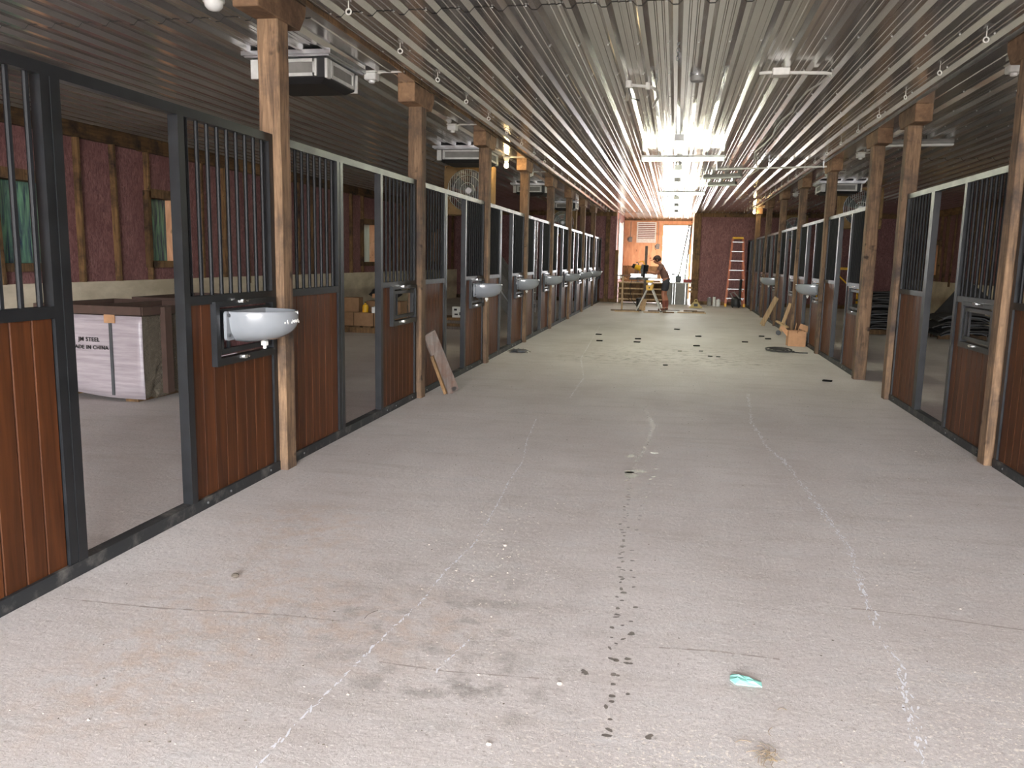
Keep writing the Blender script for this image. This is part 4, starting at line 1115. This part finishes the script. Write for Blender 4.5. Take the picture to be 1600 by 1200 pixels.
# saw stand: aluminium beam on splayed legs with yellow brackets
t = thing('saw_stand', 'yellow and aluminium saw stand with splayed legs under the miter saw', 'saw stand', (-.70, 24.0, 0))
MB().box(-.04, .04, -.1, 1.1, .76, .84).build('beam', M_ALU, t, bevel=.006)
for y in (0, 1.0):
    MB().box(-.10, .10, y - .04, y + .04, .84, .90).build('clamp', M_YEL, t, bevel=.01)
    MB().prism([(-.08, .62), (.08, .62), (.10, .76), (-.10, .76)], 'y', y - .035, y + .035).build('leg_bracket', M_YEL, t)
    MB().cyl((0, y - .036, .69), (0, y - .06, .69), .02, n=8).build('knob', M_BLACK, t)
    for s in (-1, 1):
        lg = MB().cyl((s * .06, y, .66), (s * .35, y - .02, .025), .019, n=8).build('leg', M_PVC, t, smooth=True)
        MB().cyl((s * .345, y - .02, .03), (s * .36, y - .02, .0), .024, .028, n=8).build('rubber_foot', M_BLACK, lg)
MB().bar((-.04, .02, .925), (.36, .02, .925), .06, .05).build('extension_bar', M_ALU, t)
# miter saw
t = thing('miter_saw', 'grey and yellow miter saw on the stand in front of the person', 'miter saw', (-.90, 24.55, .90))
MB().lathe([(.20, 0), (.20, .04), (.17, .06)], (0, 0, 0), 18).build('turntable', M_DARKGREY, t, smooth=True)
MB().box(-.36, .30, -.02, .14, 0, .05).build('base', M_DARKGREY, t, bevel=.008)
MB().box(-.34, -.03, .10, .13, .05, .15).box(.03, .34, .10, .13, .05, .15).build('fence', M_ALU, t)
MB().bar((0, .2, .08), (.06, .14, .38), .09, .07).build('arm', M_BLACK, t)
vs = []; n_ = 18
MB().cyl((-.06, -.02, .24), (-.01, -.02, .24), .155, n=20).build('blade_guard', M_DARKGREY, t, smooth=True)
MB().cyl((-.036, -.02, .19), (-.033, -.02, .19), .15, n=24).build('blade', M_GALV, t)
MB().cyl((-.07, -.0, .28), (-.24, .02, .34), .075, .06, n=14).build('motor', M_YEL, t, smooth=True)
MB().cyl((-.22, .018, .334), (-.29, .024, .358), .066, .05, n=14).build('motor_cap', M_BLACK, t, smooth=True)
MB().tube([(.0, -.10, .36), (.05, -.06, .37), (.09, .02, .31), (.09, .05, .22), (.02, .04, .2)], .018, 7).build('handle', M_BLACK, t, smooth=True)
MB().tube([(.02, .16, .36), (-.04, .2, .47), (-.16, .18, .44)], .014, 6).build('carry_handle', M_YEL, t, smooth=True)
MB().tube([(-.3, .12, .0), (-.34, .1, -.2), (-.28, .05, -.5), (-.05, .02, -.8), (.0, -.1, -.918)], .008, 5).build('power_cord', M_BLACK, t)
t.scale = (1.15, 1.15, 1.15)
# work piece lying on the saw
t = thing('work_board', 'grey board lying across the saw to the left', 'board')
MB().box(-1.72, -1.26, 24.5, 24.6, 1.0, 1.03).build('board', M_GREYWD, t); MB().bar((-1.5, 24.55, .0), (-1.5, 24.55, 1.0), .05, .05).build('support_stick', M_PALE, t)

# bench across the alcove mouth
t = thing('work_bench', 'open timber bench across the left of the alcove mouth', 'bench', (0, 0, 0))
Y0 = 28.55
MB().box(-1.90, -.35, Y0, Y0 + .6, .68, .72).build('bench_top', M_PALE, t)
for x in (-1.88, -1.16, -.42): MB().box(x, x + .06, Y0 + .02, Y0 + .08, 0, .68).build('leg', M_TIMBER, t)
for x in (-1.88, -.42): MB().box(x, x + .06, Y0 + .5, Y0 + .56, 0, .68).build('leg', M_TIMBER, t)
for z in (.12, .30, .48): MB().box(-1.90, -.4, Y0 - .0, Y0 + .02, z, z + .05).build('rail', M_PALE, t)
MB().bar((-1.85, Y0 - .03, .45), (-1.4, Y0 - .03, .05), .05, .03).build('brace', M_TIMBER, t)
MB().box(-1.90, -.34, Y0 + .565, Y0 + .59, .02, .68).build('shade_board', M_TIMBER, t)  # added dark board standing for the shade under the bench, hides alcove glare
t = thing('grey_cabinet', 'grey cabinet panel standing right of the person below the bright door', 'cabinet', (0, 0, 0))
MB().box(-.30, .46, Y0 + .02, Y0 + .6, 0, .72).build('body', M_GREYPANEL, t)
MB().box(-.32, .58, Y0, Y0 + .62, .72, .75).build('top', M_WHITE, t)
for x in (-.06, .02, .36): MB().box(x, x + .03, Y0 - .005, Y0 + .02, 0, .72).build('upright', M_ALU, t)
for z in (.42, .55): MB().box(.47, .60, Y0 - .02, Y0 + .02, z, z + .07).build('side_rail', M_PALE, t)
# things on the bench and cabinet
t = thing('tool_bag', 'brown and black tool pouch on the left end of the bench', 'tool pouch', (-1.72, 28.75, .745))
crumple('pouch', M_CARD, t, (0, 0, .07), .12, .08, .075, 5); MB().tube([(-.1, 0, .06), (-.12, 0, .16), (-.02, 0, .17)], .015, 6).build('strap', M_BLACK, t)
t = thing('paper_sheets', 'pale papers spread on the bench', 'papers', (-1.3, 28.8, .721))
for i in range(3): MB().box(-.2 + .16 * i, .0 + .16 * i, -.15, .13, .001 + .002 * i, .003 + .002 * i).build('sheet', M_WHITE, t)
t = thing('vise', 'dark bench tool on the right top below the leaning ladder', 'tool', (.12, 28.8, .75))
MB().box(-.1, .1, -.08, .08, 0, .22).build('body', M_DARKGREY, t, bevel=.02); MB().box(-.24, .0, -.03, .03, .24, .29).build('bar', M_GREYPANEL, t); MB().box(-.04, .04, -.04, .04, .22, .25).build('neck', M_DARKGREY, t)
t = thing('tool_case', 'dark red tool case on the right end of the cabinet', 'tool case', (.42, 28.8, .75))
MB().box(-.14, .14, -.1, .1, 0, .11).build('case', M_RED, t, bevel=.01); MB().tube([(-.05, 0, .11), (-.05, 0, .14), (.05, 0, .14), (.05, 0, .11)], .008, 5).build('handle', M_BLACK, t)
# ladder leaning in the doorway
t = thing('leaning_ladder', 'pale metal ladder leaning across the bright doorway', 'ladder')
a0, a1 = Vector((-.02, 29.3, .0)), Vector((.42, 30.2, 2.75)); b0, b1 = Vector((.28, 29.3, .0)), Vector((.50, 30.2, 2.75))
MB().bar(a0, a1, .06, .025, (0, 1, 0)).build('rail', M_ALU, t); MB().bar(b0, b1, .06, .025, (0, 1, 0)).build('rail', M_ALU, t)
for i in range(9):
    f = .1 + i * .1; MB().cyl(a0.lerp(a1, f), b0.lerp(b1, f), .014, n=6).build('rung', M_ALU, t)
# upright batten behind the saw, gooseneck tube, side stick
t = thing('upright_batten', 'grey batten standing upright behind the saw', 'batten', (-.98, 28.35, 0))
MB().box(-.045, .045, -.02, .02, 0, 1.95).build('batten', M_GREYWD, t); MB().box(-.1, .1, -.08, .08, 0, .03).build('foot', M_TIMBER, t)
t = thing('gooseneck_pipe', 'thin dark hooked pipe standing on the bench', 'pipe', (-1.25, 28.95, .72))
MB().tube([(0, 0, 0), (0, 0, .62), (-.03, 0, .67), (-.09, 0, .66)], .018, 7).build('pipe', M_DARKGREY, t); MB().lathe([(.07, 0), (.07, .02), (.03, .03)], (0, 0, 0), 12).build('foot', M_DARKGREY, t)
# alcove wall fittings
t = thing('louvre_vent', 'pale slatted louvre vent high on the alcove back wall', 'vent', (-1.18, YA - .03, 2.56))
for x0, x1, z0, z1 in ((-.38, -.33, -.40, .40), (.33, .38, -.40, .40), (-.33, .33, .35, .40), (-.33, .33, -.40, -.35)): MB().box(x0, x1, -.02, .03, z0, z1).build('frame', M_WHITE, t)
for i in range(8):
    z = -.20 + i * .072; MB().box(-.33, .33, -.012, .0, z - .02, z + .022).build('slat', M_WHITE, t)
MB().box(-.33, .33, -.01, .02, -.35, -.24).build('bottom_strip', M_WHITE, t)
MB().box(-.33, .33, .012, .028, -.24, .35).build('backing', plain('shadowed_red_backing', S(128, 72, 60), .9), t)
for lab, x, z in (('cluster of wiring boxes left of the louvre vent', -1.80, 2.28), ('cluster of wiring boxes right of the louvre vent', -.72, 2.02)):
    t = thing('wiring_box', lab, 'electric box', (x, YA - .05, z))
    MB().box(-.07, .07, -.05, .05, -.1, .1).build('box', M_GREYPANEL, t, bevel=.01); MB().box(-.11, -.07, -.03, .03, -.05, .05).build('switch', M_DARKGREY, t)
    MB().tube([(0, 0, .1), (.01, .01, .4), (.0, .02, ZC - z - .12)], .012, 5).build('conduit', M_GREYPANEL, t)
# step ladder against the far wall
t = thing('step_ladder', 'orange step ladder with yellow top standing at the far wall', 'ladder', (1.99, 28.3, 0))
Ht = 2.28; fr = lambda s, f: Vector((s * (.30 - .135 * f), -.12 + .22 * f, Ht * f)); bk = lambda s, f: Vector((s * (.28 - .125 * f), .48 - .33 * f, Ht * f))
for s in (-1, 1):
    MB().bar(fr(s, 0), fr(s, .985), .03, .065, (1, 0, 0)).build('front_rail', M_ORANGE, t)
    MB().bar(bk(s, 0), bk(s, .98), .025, .045, (1, 0, 0)).build('rear_rail', M_ORANGE, t)
    MB().bar(fr(s, .45), bk(s, .45), .02, .006).build('spreader', M_ALU, t)
    for f0, f1, q in ((.14, .08, .35), (.27, .21, .35)): MB().bar(fr(s, f0) * 1 + Vector((-s * .12, 0, .0)), fr(s, f1), .012, .012).build('gusset', M_ALU, t)
    MB().box(s * .30 - .035, s * .30 + .035, -.16, -.08, 0, .10).build('foot', M_YEL, t)
for i in range(7):
    f = .135 * (i + 1) - .01; p = fr(1, f)
    MB().box(-p.x, p.x, p.y - .04, p.y + .04, p.z - .022, p.z + .006).build('step', M_ALU, t)
MB().box(-.175, .175, .02, .22, Ht - .06, Ht + .01).build('top_cap', M_YEL, t, bevel=.015)
# vacuum, cans and yellow saw bracket on the floor
t = thing('shop_vacuum', 'black shop vacuum with a curved grey hose below the step ladder', 'vacuum', (2.0, 27.75, 0))
MB().lathe([(.15, .03), (.17, .10), (.16, .28), (.11, .34), (.02, .36)], (0, 0, 0), 16).build('tank', M_BLACK, t, smooth=True)
MB().tube([(-.1, -.05, .30), (-.2, -.06, .46), (-.08, -.08, .50), (.06, -.1, .34), (.16, -.1, .10)], .022, 7).build('hose', M_GREYPANEL, t, smooth=True)
MB().cyl((.1, .0, .3), (.12, .02, .92), .04, n=8).build('wand', M_BLACK, t, smooth=True)
for a_ in range(4): MB().sphere((.14 * math.cos(a_ * 1.57 + .7), .14 * math.sin(a_ * 1.57 + .7), .025), .025, 8, 5).build('caster', M_BLACK, t)
for i, (x, r_, h_, m_, lab) in enumerate(((1.18, .075, .26, M_GREYPANEL, 'grey can on the floor by the far wall'), (1.33, .05, .30, M_WHITE, 'white bottle on the floor by the far wall'), (1.46, .075, .22, M_WHITE, 'short white can on the floor by the far wall'))):
    t = thing('paint_can', lab, 'can', (x, 28.4 - .1 * i, 0))
    MB().lathe([(r_, 0), (r_, h_), (r_ * .9, h_ + .006)], (0, 0, 0), 14).build('body', m_, t, smooth=True); MB().lathe([(r_ * .5, h_), (r_ * .5, h_ + .03)], (0, 0, 0), 10).build('lid', M_BLACK if i == 1 else M_GALV, t)
t = thing('yellow_tool_head', 'squat yellowish power tool on the floor before the timber pillar', 'power tool', (.70, 26.9, 0))
M_BEIGE = plain('beige_yellow_cast', S(186, 164, 104), .6)
MB().box(-.2, .2, -.1, .1, 0, .04).build('base', M_BEIGE, t, bevel=.01)
MB().prism([(-.17, .04), (.17, .04), (.10, .15), (.06, .19), (-.06, .19), (-.10, .15)], 'y', -.03, .06).build('housing', M_BEIGE, t)
MB().tube([(-.05, 0, .2), (-.04, 0, .25), (0, 0, .27), (.04, 0, .25), (.05, 0, .2)], .018, 6).build('handle', M_BEIGE, t); MB().box(-.06, .06, -.06, -.03, .05, .13).build('motor', M_BLACK, t)
# black bin and an upright offcut by the stand
t = thing('black_bucket', 'black bucket behind the left leg of the saw stand', 'bucket', (-1.05, 26.1, 0))
MB().lathe([(.085, 0), (.11, .26), (.115, .26), (.115, .28), (.1, .28)], (0, 0, 0), 16).build('bucket', M_BLACK, t, smooth=True); MB().tube([(.1 * math.cos(q), 0, .27 + .05 * math.sin(q)) for q in [math.pi * k / 8 for k in range(9)]], .004, 4).build('bail', M_GALV, t)
t = thing('upright_offcut', 'pale board offcut leaning beside the left leg of the saw stand', 'board', (-.86, 24.45, 0))
MB().bar((-.06, -.05, .0), (.02, .12, .34), .16, .02, (0, 1, 0)).build('board', M_PALE, t); MB().box(.0, .05, .10, .15, 0, .33).build('prop', M_PALE, t)
# scraps of timber on the floor around the stand
SCR = [(-1.35, 24.2, .9, .10, .35, M_TIMBER), (-1.3, 23.72, .7, .08, .12, M_PALE), (-.60, 23.6, .45, .08, -.08, M_PALE), (-.42, 24.3, .6, .09, .2, M_GREYWD), (-.13, 23.74, .30, .12, .4, M_TIMBER), (.05, 24.2, .5, .10, -.1, M_WHITE), (.52, 23.98, .8, .08, -.02, M_PALE), (.5, 24.8, .4, .06, .3, M_TIMBER), (-.05, 24.7, .5, .07, -.3, M_GREYWD), (.72, 24.45, .35, .07, .1, M_TIMBER)]
wherew = ['far left, dark', 'left, pale', 'nearest the camera', 'under the saw', 'short wide, right of the stand leg', 'white, behind the right leg', 'long pale, pointing right', 'dark, beside the long pale one', 'grey, behind the stand', 'rightmost, dark']
for i, (x, y, L_, w_, rz, m_) in enumerate(SCR):
    t = thing('timber_scrap', 'timber scrap on the floor by the saw stand: %s' % wherew[i], 'scrap', (x, y, .001 + .0 * i), rz, 'timber scraps around the saw stand')
    MB().box(-L_ / 2, L_ / 2, -w_ / 2, w_ / 2, 0, .03).build('board', m_, t)
    MB().box(L_ / 2 - .004, L_ / 2 + .001, -w_ / 2 + .004, w_ / 2 - .004, .002, .02).build('cut_end', M_PALE, t)

# ================================================================== SMALL THINGS ON THE FLOOR
CH = [(0.51, 16.47), (0.43, 14.55), (1.33, 15.62), (1.76, 17.0), (1.83, 16.47), (-1.28, 14.79), (-1.41, 16.07), (-0.62, 15.45), (-0.61, 14.82), (0.1, 18.0), (1.94, 10.75), (-0.07, 11.66), (0.6, 13.03), (0.72, 12.99), (0.14, 13.6), (0.48, 13.73)]
cm = MB().prism([(-.055, -.03), (.05, -.034), (.058, .028), (-.05, .033)], 'z', 0, .018).mesh('black_offcut', plain('matt_black_offcut', S(20, 19, 18), .95, spec=.1))
CH = sorted(CH[:11], key=lambda q: q[1]) + sorted(CH[11:], key=lambda q: q[1])
for i, (x, y) in enumerate(CH):
    o = link('black_offcut', cm, None, (x, y, .0005), (0, 0, (i * 37 % 10) * .09 - .3)); k = 1.0 if i < 11 else .6; o.scale = (k, k, k)
    tag(o, ('%s nearest flat black offcut on the mid-aisle concrete' % ORD[i]) if i < 11 else ('%s nearest of the smallest black offcuts on the mid-aisle concrete' % ORD[i - 11]), 'offcut', 'black offcuts on the aisle floor')
# teal scrap
t = MB(); r = random.Random(3); nx, ny = 7, 5; vs = []
out = [(-.052, .018), (-.045, .032), (-.015, .036), (.02, .026), (.055, .008), (.058, -.022), (.02, -.028), (-.03, -.034), (-.05, -.01)]
n_ = len(out)
vs = [(x, y, .002 + r.uniform(0, .004)) for x, y in out] + [(x * .5, y * .5, .010 + r.uniform(-.003, .005)) for x, y in out] + [(0, 0, .010)] + [(x, y, 0) for x, y in out]
fs = [(i, (i + 1) % n_, n_ + (i + 1) % n_, n_ + i) for i in range(n_)] + [(n_ + i, n_ + (i + 1) % n_, 2 * n_) for i in range(n_)] + [(2 * n_ + 1 + i, 2 * n_ + 1 + (i + 1) % n_, (i + 1) % n_, i) for i in range(n_)]
o = t.add(vs, fs).build('teal_scrap', M_TEAL, None, loc=(.31, 2.79, .0015), rot=(0, 0, -.12)); tag(o, 'crumpled teal foam scrap lying on the near concrete floor', 'scrap')
# straw tuft and loose wisps
t = thing('straw_tuft', 'dry straw tuft on the floor at the bottom edge', 'straw', (.34, 2.34, 0)); r = random.Random(8)
for i in range(26):
    a = r.uniform(0, 6.28); L_ = r.uniform(.02, .06); x, y = r.gauss(0, .02), r.gauss(0, .015)
    MB().tube([(x, y, .002), (x + L_ * .5 * math.cos(a), y + L_ * .5 * math.sin(a), r.uniform(.006, .014)), (x + L_ * math.cos(a + .4), y + L_ * math.sin(a + .4), .003)], .0009, 4).build('straw', M_STRAW, t)
for i, (x, y, a, L_, lab) in enumerate(((.25, 2.40, .4, .05, 'left of the straw tuft'), (.36, 2.46, 1.5, .05, 'above the straw tuft'), (-1.16, 2.95, 1.35, .09, 'beside the left chalk line'), (.4, 2.62, .5, .03, 'right of the teal scrap'))):
    o = MB().tube([(0, 0, .002), (L_ * .4, .006, .004), (L_ * .8, .0, .003), (L_, -.008, .002)], .0011, 4).build('straw_wisp', M_STRAW if i != 2 else M_DIRT, None, loc=(x, y, .001), rot=(0, 0, a))
    tag(o, 'single dry wisp on the near floor %s' % lab, 'straw')
# clod and larger stones
for x, y, s_, m_, lab in ((-1.88, 3.22, .016, M_DIRT, 'small brown clod on the floor before the nearest left doorway'), (-.32, 2.62, .010, M_STONE, 'pale pebble left of the damp track near the bottom'), (-.48, 2.22, .008, M_STONE, 'brown-white pebble near the bottom centre of the floor'), (-.78, 3.92, .009, M_STONE, 'pale pebble right of the bend in the left chalk line')):
    o = MB().sphere((0, 0, s_ * .6), s_, 7, 5, (1.15, .9, .7)); rr = random.Random(int(abs(x) * 100))
    o.v = [(p[0] * rr.uniform(.85, 1.1), p[1] * rr.uniform(.85, 1.1), max(0, p[2])) for p in o.v]
    o = o.build('clod' if m_ is M_DIRT else 'pebble', m_, None, loc=(x, y, .0)); tag(o, lab, 'clod' if m_ is M_DIRT else 'pebble')
# fine grit and crumbs nobody could count
mb = MB(); r = random.Random(12)
for i in range(900):
    y = 2.0 + 9 * r.random() ** 1.8; x = r.uniform(-2.3, 2.1)
    if r.random() < .35: x, y = r.gauss(-.75, .25), r.gauss(3.6, .7)
    if x < -2.4 or x > 2.2 or y < 1.9: continue
    s_ = r.uniform(.001, .0034) * (1 + (r.random() < .06) * .8)
    mb.sphere((x, y, s_ * .4), s_, 4, 2, (r.uniform(.8, 1.6), r.uniform(.8, 1.3), .7))
g = mb.build('floor_grit', M_STONE); tag(g, 'pale grit and crumbs scattered over the aisle floor', 'grit', kind='stuff')
mb = MB()
for i in range(420):
    y = 2.0 + 11 * r.random() ** 1.6; x = r.uniform(-2.3, 2.1); s_ = r.uniform(.0015, .0045)
    mb.sphere((x, y, s_ * .3), s_, 4, 2, (r.uniform(.8, 1.8), r.uniform(.8, 1.3), .6))
g = mb.build('dark_crumbs', M_DIRT); tag(g, 'dark dirt crumbs scattered over the aisle floor', 'dirt', kind='stuff')
